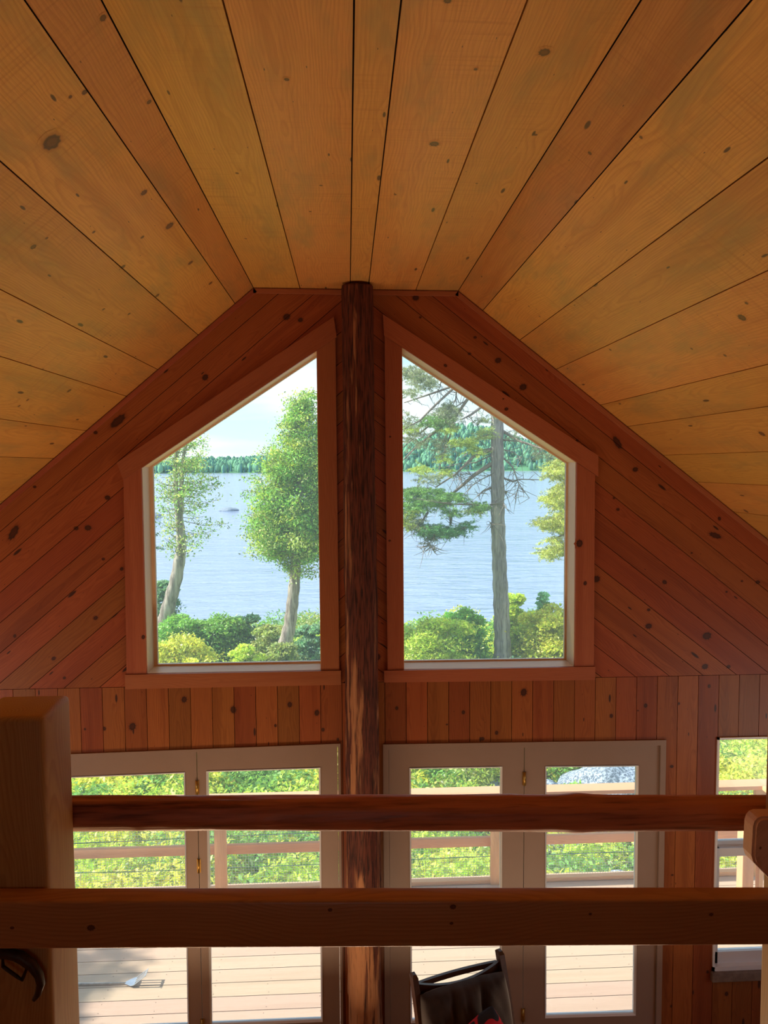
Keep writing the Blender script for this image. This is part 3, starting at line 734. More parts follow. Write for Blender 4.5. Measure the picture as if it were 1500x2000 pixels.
# chair -------------------------------------------------------------------
zt = 1.02
Lp = atz(808, 1906, zt); Rp = atz(976, 1860, zt)
cx, cyy = (Lp[0]+Rp[0])/2, (Lp[1]+Rp[1])/2
ang = math.atan2(Rp[1]-Lp[1], Rp[0]-Lp[0]); hw = math.hypot(Rp[1]-Lp[1], Rp[0]-Lp[0])/2
chair = empty('armchair', (cx, cyy, 0), ang, label='dark wooden armchair with brown suede cushions in front of the glass doors', cat='armchair')
def cmb(m, name, mt, **k): return m.build(name, mt, chair, **k)
lean = .22
for s in (-1, 1):
    m = MB()
    pts = []
    for i in range(13):
        z = .30+(zt-.30)*i/12; y = -lean*(zt-z)/(zt-.3)-.02*math.sin(math.pi*i/12)
        pts.append((s*hw, y, z))
    for a, b in zip(pts[:-1], pts[1:]):
        pass
    vs = []; w2, d2 = .016, .028
    for x_, y_, z_ in pts: vs += [(x_-w2, y_-d2, z_), (x_+w2, y_-d2, z_), (x_+w2, y_+d2, z_), (x_-w2, y_+d2, z_)]
    # rounded top
    x_, y_, z_ = pts[-1]; vs += [(x_-w2*.6, y_-d2*.5, z_+.014), (x_+w2*.6, y_-d2*.5, z_+.014), (x_+w2*.6, y_+d2*.5, z_+.014), (x_-w2*.6, y_+d2*.5, z_+.014)]
    nn = len(vs)//4; fs = [(i*4+k, i*4+(k+1) % 4, (i+1)*4+(k+1) % 4, (i+1)*4+k) for i in range(nn-1) for k in range(4)]+[(3, 2, 1, 0), tuple((nn-1)*4+k for k in range(4))]
    m.add(vs, fs); cmb(m, 'back_post', M_cframe)
    for yy, h in ((-.82, .56), (-.10, .33)):
        m = MB(); m.box((s*hw-.02, yy-.025, 0), (s*hw+.02, yy+.025, h), 2, bev=.005); cmb(m, 'leg', M_cframe)
    m = MB(); pts = [(s*hw, -.86+.80*i/10, .575+.02*math.sin(i/10*math.pi)) for i in range(11)]
    vs = []
    for p in pts: vs += [(p[0]-.03, p[1], p[2]-.012), (p[0]+.03, p[1], p[2]-.012), (p[0]+.03, p[1], p[2]+.012), (p[0]-.03, p[1], p[2]+.012)]
    fs = [(i*4+k, i*4+(k+1) % 4, (i+1)*4+(k+1) % 4, (i+1)*4+k) for i in range(10) for k in range(4)]+[(3, 2, 1, 0), (40, 41, 42, 43)]
    m.add(vs, fs); cmb(m, 'arm', M_cframe)
    m = MB(); m.box((s*hw-.014, -.82, .27), (s*hw+.014, -.08, .33), 1, bev=.004); cmb(m, 'seat_rail', M_cframe)
for yy in (-.835, -.22):
    m = MB(); m.box((-hw, yy, .27), (hw, yy+.03, .33), 0, bev=.004); cmb(m, 'seat_frame', M_cframe)
for (bow, z0_, hgt, yo) in ((-.030, zt-.115, .078, -.012), (.030, zt-.085, .03, .012)):
    m = MB(); vs = []; K = 24
    for i in range(K+1):
        t = -1+2*i/K; x_ = t*(hw-.014); y_ = yo+bow*(1-t*t); dz = (-.034 if bow < 0 else -.012)*(1-t*t)
        hh = hgt
        for (dy, zz) in ((-.009, z0_+hgt/2-hh/2), (.009, z0_+hgt/2-hh/2), (.009, z0_+hgt/2+hh/2), (-.009, z0_+hgt/2+hh/2)): vs.append((x_, y_+dy, zz+dz))
    fs = [(i*4+k, i*4+(k+1) % 4, (i+1)*4+(k+1) % 4, (i+1)*4+k) for i in range(K) for k in range(4)]+[(3, 2, 1, 0), tuple(K*4+k for k in range(4))]
    m.add(vs, fs, smooth=False); cmb(m, 'back_slat', M_cframe)
def cushion(name, w_, h_, t_, xf, mt, folds=1, parent=chair, amp=.02, **k):
    """soft cushion in local XZ, front -Y"""
    n1, n2 = 44, 40; vs = []; fs = []
    from mathutils import noise as mn
    def P(i, j, side):
        u, v = -1+2*i/n1, -1+2*j/n2
        e_ = (1-abs(u)**5)*(1-abs(v)**5); th = t_*.5*max(e_, 0)**.42
        puff = amp*(1-abs(math.sin((u*1.5+.5)*math.pi*folds)))**3*(-1)*e_+amp*.8*mn.noise(Vector((u*3, v*1.4, side*5)))*e_+amp*.35*mn.noise(Vector((u*9+v*3, v*3, side*3)))*e_
        cr = 1-.04*(abs(u*v)**3)
        return xf @ Vector((u*w_/2*cr, -side*(th+puff), v*h_/2*cr))
    for side in (1, -1):
        b = len(vs)
        for i in range(n1+1):
            for j in range(n2+1): vs.append(tuple(P(i, j, side)))
        for i in range(n1):
            for j in range(n2):
                q = (b+i*(n2+1)+j, b+(i+1)*(n2+1)+j, b+(i+1)*(n2+1)+j+1, b+i*(n2+1)+j+1); fs.append(q if side == 1 else q[::-1])
    m = MB(); m.add(vs, fs, smooth=True); return m.build(name, mt, parent, **k)
xf = Matrix.Translation((.0, -.150, .665)) @ Matrix.Rotation(-.29, 4, 'X')
cushion('back_cushion', hw*2+.0, .62, .15, xf, M_suede, amp=.045)
xf = Matrix.Translation((0, -.52, .41)) @ Matrix.Rotation(math.pi/2-.08, 4, 'X')
cushion('seat_cushion', hw*2-.045, .60, .15, xf, M_suede)
# blanket / pillow in red and black
Pp = atz(940, 1984, .87)
pil = empty('throw_pillow', (float(Pp[0]), float(Pp[1]), .525), ang, label='red and black patterned pillow leaning on the brown armchair cushion', cat='pillow')
xf = Matrix.Translation((-.02, -.075, .195)) @ Matrix.Rotation(-.30, 4, 'X') @ Matrix.Rotation(-.42, 4, 'Y')
cushion('pillow_cover', .33, .33, .12, xf, M_plaid, parent=pil, amp=.008)

# ================================================================= OUTSIDE
ZD = -.12
dk = MB(); yy = 4.86+.082
edges_y = [5.09+.1525*k for k in range(-1, 13)]
for a, b in zip(edges_y[:-1], edges_y[1:]):
    dk.box((-5.2, max(a, 4.90)+.003, ZD-.028), (4.05, b-.003, ZD), 0, bev=0)
    for j in range(-12, 11):
        x = j*.406+.17
        for yo in (.03, .12):
            c = Vector((x+random.uniform(-.01, .01), a+yo, ZD+.0006)); K = 6
            dk.add([tuple(c+Vector((math.cos(t*math.pi/3)*.0035, math.sin(t*math.pi/3)*.0035, 0))) for t in range(K)], [tuple(range(K))], mi=1)
for j in range(-12, 11):
    x = j*.406+.17; dk.box((x-.02, 4.90, ZD-.18), (x+.02, edges_y[-1], ZD-.03), 1, mi=1)
dk.build('deck', [M_deck, M_dark], kind='structure')

YF = 6.80
fence = empty('deck_railing', (0, YF, ZD), label='weathered deck railing with wire mesh beyond the glass doors', cat='railing')
def fsub(o): o.matrix_parent_inverse = Matrix.Translation((0, -YF, -ZD)); return o
XF0, XF1 = -5.1, 3.98
m = MB(); m.box((XF0, YF-.075, .745), (XF1+.09, YF+.085, .783), 0, bev=.003); fsub(m.build('cap_rail', M_drail, fence))
m = MB(); m.box((XF0, YF-.005, .235), (XF1, YF+.035, .322), 0, bev=.003); fsub(m.build('middle_rail', M_drail, fence))
m = MB(); m.box((XF0, YF-.03, ZD), (XF1, YF+.03, ZD+.04), 0, bev=.003); fsub(m.build('bottom_rail', M_drail, fence))
for x in (-3.80, -1.215, 1.372, 3.93):
    m = MB(); m.box((x-.055, YF-.05, ZD-.1), (x+.055, YF-.006, .745), 2, bev=.003); fsub(m.build('post', M_drail, fence))
m = MB(); m.box((XF1-.06, 4.95, .745), (XF1+.09, YF-.075, .783), 1, bev=.003); fsub(m.build('side_cap_rail', M_drail, fence))
m = MB(); m.box((XF1-.02, 4.95, .235), (XF1+.02, YF-.05, .322), 1, bev=.003); fsub(m.build('side_middle_rail', M_drail, fence))
m = MB(); m.box((3.40, 6.10, ZD), (3.50, 6.20, .745), 2, bev=.003)
m.box((3.56, 6.12, ZD), (3.60, 6.18, .745), 2, bev=.003); fsub(m.build('gate_post', M_drail, fence))
m = MB(); r = .0015
def wv(u, s): return .006*math.sin(u*2.1+s)+.004*math.sin(u*5.3+s*2)
xx = XF0; i = 0
while xx < XF1:
    pts = [(xx+wv(z*2, i*.05)*.6, YF+.04+wv(xx, z*3), z) for z in np.linspace(ZD+.02, .745, 7)]
    m.tube(pts, r, 3, cap=False); xx += .0255; i += 1
for z in np.arange(ZD+.03, .745, .0255):
    pts = [(x_, YF+.04+wv(x_, z*3), z+wv(x_*1.5, z*.4)*.7) for x_ in np.arange(XF0, XF1, .15)]
    m.tube(pts, r, 3, cap=False)
fsub(m.build('wire_mesh', M_wire, fence))
for z in (.40, .09):
    m = MB(); m.tube([(x_, YF+.05, z+.02*math.sin(x_*.8)+(.02*(-1.3-x_) if x_ < -1.3 and z > .3 else 0)*-1) for x_ in np.arange(XF0, XF1, .2)], .004, 6); fsub(m.build('wire_strand', M_gwire, fence))

# spatula lying on the deck
A_ = atz(60, 1924, ZD+.012); B_ = atz(246, 1920, ZD+.012); T_ = atz(268, 1920, ZD+.012)
sp = empty('grill_spatula', (float(A_[0]), float(A_[1]), ZD), label='long handled metal grill spatula lying on the sunlit deck boards', cat='spatula')
def ssub(o): o.matrix_parent_inverse = Matrix.Translation((-float(A_[0]), -float(A_[1]), -ZD)); return o
m = MB(); m.tube([tuple(A_), tuple((A_+B_)/2), tuple(B_)], [.011, .010, .006], 10); ssub(m.build('handle', M_handle, sp))
m = MB(); x0, y0_, z0_ = B_; 
# neck plate then upturned slotted blade
m.add([(x0-.005, y0_-.012, z0_), (x0+.05, y0_-.045, z0_+.004), (x0+.075, y0_-.045, z0_+.01), (x0+.075, y0_+.045, z0_+.012), (x0+.05, y0_+.045, z0_+.006), (x0-.005, y0_+.012, z0_),
       (x0-.005, y0_-.012, z0_+.004), (x0+.05, y0_-.045, z0_+.008), (x0+.075, y0_-.045, z0_+.014), (x0+.075, y0_+.045, z0_+.016), (x0+.05, y0_+.045, z0_+.010), (x0-.005, y0_+.012, z0_+.004)],
      [(5, 4, 3, 2, 1, 0), (6, 7, 8, 9, 10, 11)]+[(i, (i+1) % 6, 6+(i+1) % 6, 6+i) for i in range(6)])
ssub(m.build('neck', M_steel, sp))
m = MB(); bx = x0+.072; tip = bx+.085
for k in range(4):
    yk_ = y0_-.045+.0265*k
    a0 = Vector((bx, yk_, z0_+.010)); a1 = Vector((tip, yk_+.0, z0_+.075))
    w_ = Vector((0, .010, 0)); up_ = Vector((-.002, 0, .003))
    vs = [a0, a0+w_, a1+w_, a1, a0+up_, a0+w_+up_, a1+w_+up_, a1+up_]; m.add([tuple(v) for v in vs], [(3, 2, 1, 0), (4, 5, 6, 7), (0, 1, 5, 4), (1, 2, 6, 5), (2, 3, 7, 6), (3, 0, 4, 7)])
a1 = Vector((tip-.004, y0_-.045, z0_+.072)); b1 = Vector((tip-.004, y0_+.0445, z0_+.072)); o_ = Vector((.010, 0, .008)); u_ = Vector((-.002, 0, .003))
vs = [a1, b1, b1+o_, a1+o_, a1+u_, b1+u_, b1+o_+u_, a1+o_+u_]; m.add([tuple(v) for v in vs], [(3, 2, 1, 0), (4, 5, 6, 7), (0, 1, 5, 4), (1, 2, 6, 5), (2, 3, 7, 6), (3, 0, 4, 7)])
ssub(m.build('blade', M_steel, sp))

# terrain and lake -------------------------------------------------------
def gz(x, y):
    t = min(max((y-6)/27, 0), 1)
    return -1.55-2.15*t*t*(3-2*t)*.9-.25*t+.12*math.sin(x*.7+y*.3)+.08*math.sin(y*1.1)
m = MB(); xs = np.arange(-40, 46, 1.0); ys = np.arange(4.0, 42, 1.0); vs = []
for x in xs:
    for y in ys: vs.append((x, y, gz(x, y)-(max(0, y-33)*.2)))
ny = len(ys); m.add(vs, [(i*ny+j, (i+1)*ny+j, (i+1)*ny+j+1, i*ny+j+1) for i in range(len(xs)-1) for j in range(ny-1)], smooth=True)
m.build('ground', M_ground, kind='structure')
ZWAT = -3.62
m = MB(); m.add([(-900, 30, ZWAT), (1200, 30, ZWAT), (1200, 1150, ZWAT), (-900, 1150, ZWAT)], [(0, 1, 2, 3)]); m.build('lake', M_water, kind='structure')

# far shore --------------------------------------------------------------
def ridge(x, y):
    """height of the far hills above the water"""
    a = 16*math.exp(-((x+110)/150)**2)+62*math.exp(-((x-195)/100)**2)+26*math.exp(-((x-40)/90)**2)*.5+14*math.exp(-((x+420)/130)**2)+30*math.exp(-((x-480)/160)**2)
    t = min(max((y-930)/230, 0), 1); return a*t**.8+2*math.sin(x*.05)*t
m = MB(); xs = np.arange(-700, 960, 15.); ys = np.arange(925, 1260, 15.); vs = [(x, y, ZWAT+.3+ridge(x, y)) for x in xs for y in ys]; ny = len(ys)
m.add(vs, [(i*ny+j, (i+1)*ny+j, (i+1)*ny+j+1, i*ny+j+1) for i in range(len(xs)-1) for j in range(ny-1)], smooth=True)
m.v = m.v; o = m.build('far_hill', simple('far_hill_green', (.10, .26, .14), .9, .05, var=.3, scale=.05, col2=(.14, .32, .15)), kind='structure')

def mesh_np(name, verts, quads, col, mt, parent=None, smooth=False, **k):
    """big mesh from numpy arrays, with a colour per vertex (the leaf's own colour)"""
    me = bpy.data.meshes.new(name); nv, nq = len(verts), len(quads)
    me.vertices.add(nv); me.vertices.foreach_set('co', verts.astype(np.float32).ravel())
    k4 = quads.shape[1]
    me.loops.add(nq*k4); me.loops.foreach_set('vertex_index', quads.astype(np.int32).ravel())
    me.polygons.add(nq); me.polygons.foreach_set('loop_start', np.arange(0, nq*k4, k4, dtype=np.int32)); me.polygons.foreach_set('loop_total', np.full(nq, k4, np.int32))
    a = me.attributes.new('lc', 'FLOAT_COLOR', 'POINT'); a.data.foreach_set('color', np.concatenate([col, np.ones((nv, 1))], 1).astype(np.float32).ravel())
    me.materials.append(mt); me.update(calc_edges=True)
    o = bpy.data.objects.new(name, me); link(o, parent); tag(o, **k); return o
# forest on the far shore: cones and round crowns
T = []
for _ in range(9000):
    x = rng.uniform(-620, 900); y = rng.uniform(928, 1200); 
    if rng.random() > .35 and not (-420 < x < 420): continue
    T.append((x, y))
V_, Q_, L_ = [], [], []
for x, y in T:
    h = rng.uniform(7, 13); con = rng.random() < .45; r = h*(.17 if con else .32); z = ZWAT+.2+ridge(x, y); b = len(V_)
    base = np.array((.05, .15, .13)) if con else np.array((.14, .30, .14))
    base = base*rng.uniform(.7, 1.3)+np.array((0, .02, .05))  # blue of the distance haze is put into the tree colour
    seg = 6; prof = ((.0, 1.0), (.35, .75), (.7, .35), (1.0, .02)) if con else ((.05, .6), (.35, 1.0), (.75, .8), (1.0, .05))
    for (f, q) in prof:
        for s in range(seg):
            t = 2*math.pi*s/seg+rng.random()*.4; V_.append((x+math.cos(t)*r*q, y+math.sin(t)*r*q, z+h*f)); L_.append(base)
    for i in range(3):
        for s in range(seg): Q_.append((b+i*seg+s, b+i*seg+(s+1) % seg, b+(i+1)*seg+(s+1) % seg, b+(i+1)*seg+s))
mesh_np('far_forest', np.array(V_), np.array(Q_), np.array(L_), M_far, kind='stuff', label='forest with blue distance haze in its colour covering the far shore of the lake', cat='forest')

# leaves --------------------------------------------------------------------
def leaves(P, size, col, up=.5, asp=.45, jit=.25, dirs=None):
    """one small folded leaf (a diamond) per point"""
    n = len(P); size = size*rng.uniform(.6, 1.3, n)[:, None]
    nrm = rng.normal(size=(n, 3)); nrm[:, 2] += up*2; nrm /= np.linalg.norm(nrm, axis=1)[:, None]
    a = rng.normal(size=(n, 3)) if dirs is None else dirs+rng.normal(size=(n, 3))*.35
    a -= nrm*(a*nrm).sum(1)[:, None]; a /= np.linalg.norm(a, axis=1)[:, None]+1e-9; b = np.cross(nrm, a)
    V = np.stack([P-a*size, P+b*size*asp-a*size*.1, P+a*size-nrm*size*.25, P-b*size*asp-a*size*.1], 1).reshape(-1, 3)
    c = np.asarray(col)*np.ones((n, 3)); c = c*(1+rng.normal(size=(n, 1))*jit).clip(.35, 1.8); c = c*(1+rng.normal(size=(n, 3))*.08).clip(.6, 1.5)
    return V, np.repeat(c, 4, 0)
class LB:
    def __init__(s): s.V = []; s.c = []
    def add(s, *a, **k):
        V, c = leaves(*a, **k); s.V.append(V); s.c.append(c)
    def build(s, name, mt, parent=None, **k):
        V = np.concatenate(s.V); return mesh_np(name, V, np.arange(len(V)).reshape(-1, 4), np.concatenate(s.c).clip(0, .95), mt, parent, **k)
BR = np.array((.62, .78, .11)); YG = np.array((.76, .80, .12)); MD = np.array((.25, .47, .10)); DK = np.array((.09, .22, .06)); BL = np.array((.26, .46, .28)); OL = np.array((.42, .50, .16))
def clump(n, c, r, flat=.8):
    d = rng.normal(size=(n, 3)); d /= np.linalg.norm(d, axis=1)[:, None]; d[:, 2] = np.abs(d[:, 2])*1.0-.25*(rng.random(n) < .5)
    q = r*(.55+.5*rng.random(n)**.5)
    lump = 1+.16*np.sin(d[:, 0]*7+c[0]*3)*np.sin(d[:, 1]*6+c[1])+.12*np.sin(d[:, 2]*11+c[0])
    return np.array(c)+d*(q*lump)[:, None]*np.array((1, 1, flat))

# undergrowth as one mass; the single shrubs (picture column, top row, half width, distance) keep their places free
SH = []
for a_, t_, w_, d_ in [(318, 1132, 27, 24.5), (345, 1196, 50, 22.5), (430, 1192, 62, 22.8), (488, 1196, 30, 23.5), (530, 1212, 34, 21.8), (600, 1216, 26, 21.5), (352, 1238, 70, 18.6), (482, 1256, 30, 18.6), (550, 1248, 46, 18.9), (850, 1196, 66, 19.6), (912, 1186, 40, 21.0), (1012, 1156, 34, 21.5), (1060, 1156, 10, 20.2), (1075, 1176, 56, 19.8)]:
    P_ = at(a_, t_, d_); SH.append((P_[0], d_, w_/F*d_))
U = LB()
def cell(y0, y1, sp, nl, rad, size):
    yy = y0
    while yy < y1:
        xa, xb = -.36*yy-1.4, .60*yy+1.4; xx = xa
        while xx < xb:
            x, y = xx+rng.uniform(-.35, .35)*sp, yy+rng.uniform(-.35, .35)*sp
            if 1.45 < x < 4.2 and 9.6 < y < 13.5: xx += sp; continue      # boulders stand here
            if any((x-sx0)**2+(y-sy0)**2 < (sr*.75)**2 for sx0, sy0, sr in SH): xx += sp; continue
            h = rng.uniform(.55, .95); pal = rng.random()
            if y < 14: base = YG if pal < .35 else BR if pal < .72 else MD
            else: base = BR if pal < .35 else YG if pal < .6 else MD if pal < .85 else BL
            if y > 20 and x < -1: base = MD if pal < .5 else BL if pal < .7 else OL if pal < .8 else BR
            r = rad*rng.uniform(.75, 1.25); z = gz(x, y)+h*.55
            U.add(clump(int(nl*r/rad), (x, y, z), r), size, base, up=.7)
            xx += sp
        yy += sp
cell(7.35, 12.5, .62, 2600, .62, .042)
cell(13.0, 17.0, 1.15, 900, .85, .07)
cell(17.0, 25.0, .95, 1500, .85, .058)
cell(25.0, 31.0, 1.15, 1300, .95, .070)
U.build('undergrowth', M_leaf, kind='stuff', label='dense sunlit green undergrowth filling the slope between deck and lake', cat='undergrowth')

# single shrubs that stand out
def shrub(px, top, hwp, D, base, lab, name='shrub', size=.055, n=5200, tall=1.0, grp=None):
    P = at(px, top, D); r = hwp/F*D; gzv = gz(P[0], D); h = P[2]-gzv
    root = empty(name, (float(P[0]), D, gzv), label=lab, cat='shrub')
    b = LB(); lev = max(1, int(math.ceil((h-r*.6)/(r*.75)))); per = max(6, int(12*tall)); k = lev*per
    n = int(n*(1+.5*(lev-1)))
    for i in range(k):
        l = i//per; a = rng.uniform(0, 6.28); q = rng.uniform(0, .95)*r*(1+.1*l)
        cz = P[2]-r*rng.uniform(.30, .75)-abs(q)*.3-l*r*.75
        b.add(clump(n//k, (math.cos(a)*q, math.sin(a)*q, max(cz-gzv, .2)), r*rng.uniform(.28, .5)), size, base*rng.uniform(.85, 1.15), up=.6)
    b.add(np.stack([rng.normal(size=n//3)*r*.5, rng.normal(size=n//3)*r*.5, rng.uniform(.1, .75, n//3)*h], 1), size, base*.8, up=.6)
    b.build('foliage', M_leaf, root)
    m = MB()
    for i in range(7):
        a = i*.9+rng.random(); tip = np.array((math.cos(a)*r*.5, math.sin(a)*r*.5, h*rng.uniform(.6, .85)))
        m.tube([(0, 0, -.1), tuple(tip*.45+rng.normal(size=3)*.04), tuple(tip)], [.018, .012, .004], 5)
    m.build('stem', M_twig, root); return root
shrub(318, 1132, 27, 24.5, BL*.9, 'small blue-green shrub beside the foot of the thin leaning tree', tall=.8)
shrub(345, 1196, 50, 22.5, MD*1.25, 'mid-green shrub just below the thin tree, behind the yellow-green one')
shrub(430, 1192, 62, 22.8, MD, 'wide round dark green shrub in the middle of the left gable window', n=8000)
shrub(488, 1196, 30, 23.5, BL*1.1, 'pale blue-green shrub with an uneven top against the water, right of the round one')
shrub(530, 1212, 34, 21.8, OL*1.1, 'olive-green shrub directly left of the leaning cedar trunk')
shrub(600, 1216, 26, 21.5, BL, 'upright blue-green shrub at the right edge of the left gable window')
shrub(352, 1238, 70, 18.6, YG, 'bright yellow-green shrub in the lower left corner of the left gable window', n=9000, size=.048)
shrub(482, 1256, 30, 18.6, BR, 'small bright lime shrub low in the middle of the left gable window', n=4500, size=.045)
shrub(550, 1248, 46, 18.9, OL, 'low olive and brown tinged shrub under the leaning cedar trunk', n=5000, size=.045)
shrub(850, 1196, 66, 19.6, BR*.95, 'broad lime-green bush left of the thick spruce trunk', n=10000, size=.05)
shrub(912, 1186, 40, 21.0, MD*1.5, 'green bush behind, just left of the thick spruce trunk', n=6000, size=.05)
shrub(1012, 1156, 34, 21.5, BR, 'tall bright bush immediately right of the thick spruce trunk', n=6000, size=.05)
shrub(1060, 1156, 10, 20.2, BL*1.6, 'slim pale sapling top rising above the bushes on the right', n=1800, size=.05, tall=1.2)
shrub(1075, 1176, 56, 19.8, YG*.95, 'yellow-green bush at the right end of the right gable window', n=9000, size=.05)

# trees ---------------------------------------------------------------------
def trunk(pts, rad, D, mt, root, name='trunk', wob=0):
    P = [tuple(at(a, b, D)-np.array(root.location)) for a, b in pts]
    # smooth subdivision
    Q = []; R_ = []
    for i in range(len(P)-1):
        for k in range(6):
            t = k/6; Q.append(tuple(np.array(P[i])*(1-t)+np.array(P[i+1])*t)); R_.append(rad[i]*(1-t)+rad[i+1]*t)
    Q.append(P[-1]); R_.append(rad[-1]); R_ = [r*(1+.06*math.sin(i*1.7)) for i, r in enumerate(R_)]
    Qs = [Q[0]]+[tuple((np.array(Q[i-1])+2*np.array(Q[i])+np.array(Q[i+1]))/4) for i in range(1, len(Q)-1)]+[Q[-1]]
    m = MB(); m.tube(Qs, R_, 14); return m.build(name, mt, root), Qs
def tree(name, base_px, D, lab, cat='tree'):
    P = at(base_px[0], base_px[1], D); z = gz(P[0], D)
    return empty(name, (float(P[0]), D, z-.1), label=lab, cat=cat)
def env_tree(root, tr_px, D, env, nb, nl, size, pal, dens_sig, twr=.012, leaf_len=.30, seed=0):
    """branches from the trunk out to an envelope of half-widths; sprays of leaves along them"""
    b = LB(); m = MB(); o = np.array(root.location)
    ys = [e[0] for e in env]
    def xt(y):                       # trunk x at picture row y
        for (xa, ya), (xb, yb) in zip(tr_px[:-1], tr_px[1:]):
            if min(ya, yb) <= y <= max(ya, yb): return xa+(xb-xa)*(y-ya)/(yb-ya+1e-9)
        return tr_px[-1][0]
    for i in range(nb):
        y = rng.uniform(ys[0], ys[-1]); lo = np.interp(y, ys, [e[1] for e in env]); hi = np.interp(y, ys, [e[2] for e in env]); d_ = np.interp(y, ys, [e[3] for e in env])
        if rng.random() > d_: continue
        az = rng.uniform(0, 6.283); x0 = xt(y); c = math.cos(az)
        ext = (hi-x0) if c > 0 else (x0-lo); rr = max(ext, 6)/F*D*rng.uniform(.5, 1.0)
        # start a bit lower or higher on the trunk
        S = at(x0, min(max(y+rng.uniform(-10, 30), tr_px[-1][1]), tr_px[0][1]), D)-o
        Tp = at(x0, y, D)-o+np.array((c*rr, math.sin(az)*rr*.8, 0))
        mid = (S+Tp)/2+np.array((0, 0, -.08*rr)); m.tube([tuple(S), tuple(mid), tuple(Tp)], [twr, twr*.7, twr*.3], 4, cap=False)
        ncl = max(2, int(rr/leaf_len*1.6))
        for j in range(ncl):
            t = .35+.65*(j+rng.random())/ncl; Q = (1-t)**2*S+2*t*(1-t)*mid+t*t*Tp + rng.normal(size=3)*.10*np.array((1, 1, .8))
            k = pal[int(rng.random()*len(pal))]
            n = int(nl*rng.uniform(.5, 1.5)); P = Q+rng.normal(size=(n, 3))*leaf_len*.42*np.array((1, 1, .55))
            b.add(P, size, k*rng.uniform(.7, 1.5), up=.3, jit=.35)
            if j % 2: m.tube([tuple((1-t)**2*S+2*t*(1-t)*mid+t*t*Tp), tuple(Q)], twr*.35, 3, cap=False)
    m.build('branches', M_twig, root)
    b.build('foliage', M_leaf, root)
# thin sparse cedar on the left
D = 23.5; r1 = tree('cedar_tree', (322, 1200), D, 'thin sparse tree with a leaning trunk at the left of the left gable window')
tp = [(318, 1225), (331, 1178), (345, 1128), (353, 1080), (354, 1046), (350, 1013), (345, 984), (343, 948), (344, 888), (346, 830)]
trunk(tp, [.24, .21, .19, .17, .15, .12, .09, .07, .055, .03], D, M_cbark, r1)
trunk([(351, 1020), (354, 985), (355, 930), (358, 890), (372, 845)], [.09, .085, .065, .05, .02], D, M_cbark, r1, 'trunk_fork')
env_tree(r1, tp, D, [(838, 335, 415, .5), (870, 318, 418, .75), (915, 297, 425, .9), (960, 294, 445, 1), (1000, 300, 455, .95), (1035, 310, 450, .7), (1060, 322, 440, .4), (1095, 330, 420, .1)], 150, 15, .046, [OL*1.0, MD*1.1, OL*1.3, MD*.8], 1)
# denser cedar
D = 20.5; r2 = tree('cedar_tree', (560, 1250), D, 'dense green cedar with a pale leaning trunk at the right of the left gable window')
tp = [(556, 1262), (566, 1222), (571, 1180), (576, 1130), (579, 1075), (584, 1040), (586, 960), (588, 880), (590, 820), (592, 768)]
trunk(tp, [.20, .175, .165, .155, .14, .12, .10, .07, .04, .02], D, M_cbark, r2)
env_tree(r2, tp, D, [(768, 580, 606, 1), (800, 560, 622, .7), (828, 545, 632, .6), (860, 528, 650, .9), (900, 505, 662, 1), (935, 478, 672, 1), (970, 463, 680, 1), (1010, 461, 680, 1), (1050, 466, 670, 1), (1075, 478, 660, .7), (1100, 560, 640, .4), (1120, 565, 630, .15)], 560, 34, .040, [MD*1.05, MD*1.3, OL*1.35, MD*.8, BR*.75], 1)
# the big spruce
D = 20.0; r3 = tree('spruce_tree', (980, 1250), D, 'big spruce with a thick straight trunk and ragged dead branches in the right gable window')
tp = [(982, 1290), (981, 1245), (979, 1180), (976, 1120), (974, 1060), (972, 1000), (972, 940), (971, 880), (971, 810), (968, 700), (966, 580), (964, 400), (963, 250)]
trunk(tp, [.26, .225, .215, .20, .195, .19, .185, .18, .17, .15, .12, .08, .03], D, M_bark, r3)
s6 = 4.286
def c6(p): return (780+p[0]/s6, 670+p[1]/s6)
dead = [([(770,890),(620,950),(480,1090),(300,1210)],.055),([(770,1010),(620,1110),(470,1240),(410,1280)],.065),([(760,480),(600,600),(520,640)],.05),([(620,400),(480,600),(400,760),(320,920)],.05),
 ([(760,250),(450,360),(250,430),(40,500)],.045),([(700,200),(440,390),(300,520),(170,650),(20,730)],.045),([(430,760),(380,900),(330,1060)],.035),([(420,650),(290,750),(150,860),(20,990)],.05),([(400,600),(250,690),(20,880)],.04),
 ([(870,740),(1000,820),(1160,870),(1230,900)],.045),([(870,810),(990,825)],.03),([(870,960),(950,1040),(1000,1180),(1090,1300)],.025),([(870,1130),(950,1160),(1010,1140),(1210,1145)],.03),([(1000,1190),(970,1310)],.015),([(870,1240),(905,1250)],.04),
 ([(770,1210),(700,1240),(650,1285)],.04),([(770,1100),(690,1140),(600,1200),(520,1290)],.018),([(480,1090),(520,1150),(505,1010)],.015),([(620,1110),(560,1090)],.012),([(770,940),(640,1000),(500,1010),(380,1040)],.02),([(870,890),(960,920),(1030,970)],.018),
 ([(770,1370),(620,1350),(450,1350),(300,1330),(100,1300)],.03),([(430,1440),(430,1530)],.06),([(240,1420),(180,1500),(60,1560)],.03),([(560,1540),(420,1620),(260,1600),(80,1540)],.03),([(230,1620),(250,1690),(330,1720)],.014),([(250,1690),(170,1720)],.012),([(300,1760),(260,1700)],.01),([(770,760),(640,800),(480,870),(420,880)],.022),([(770,880),(660,900),(540,940)],.02),([(480,400),(470,470),(430,560)],.02),([(350,320),(340,360),(320,420)],.015),
 ([(760,1350),(870,1340),(905,1400)],.02),([(760,1505),(800,1520)],.02),([(700,340),(560,480),(430,560)],.03)]
m = MB(); oo = np.array(r3.location)
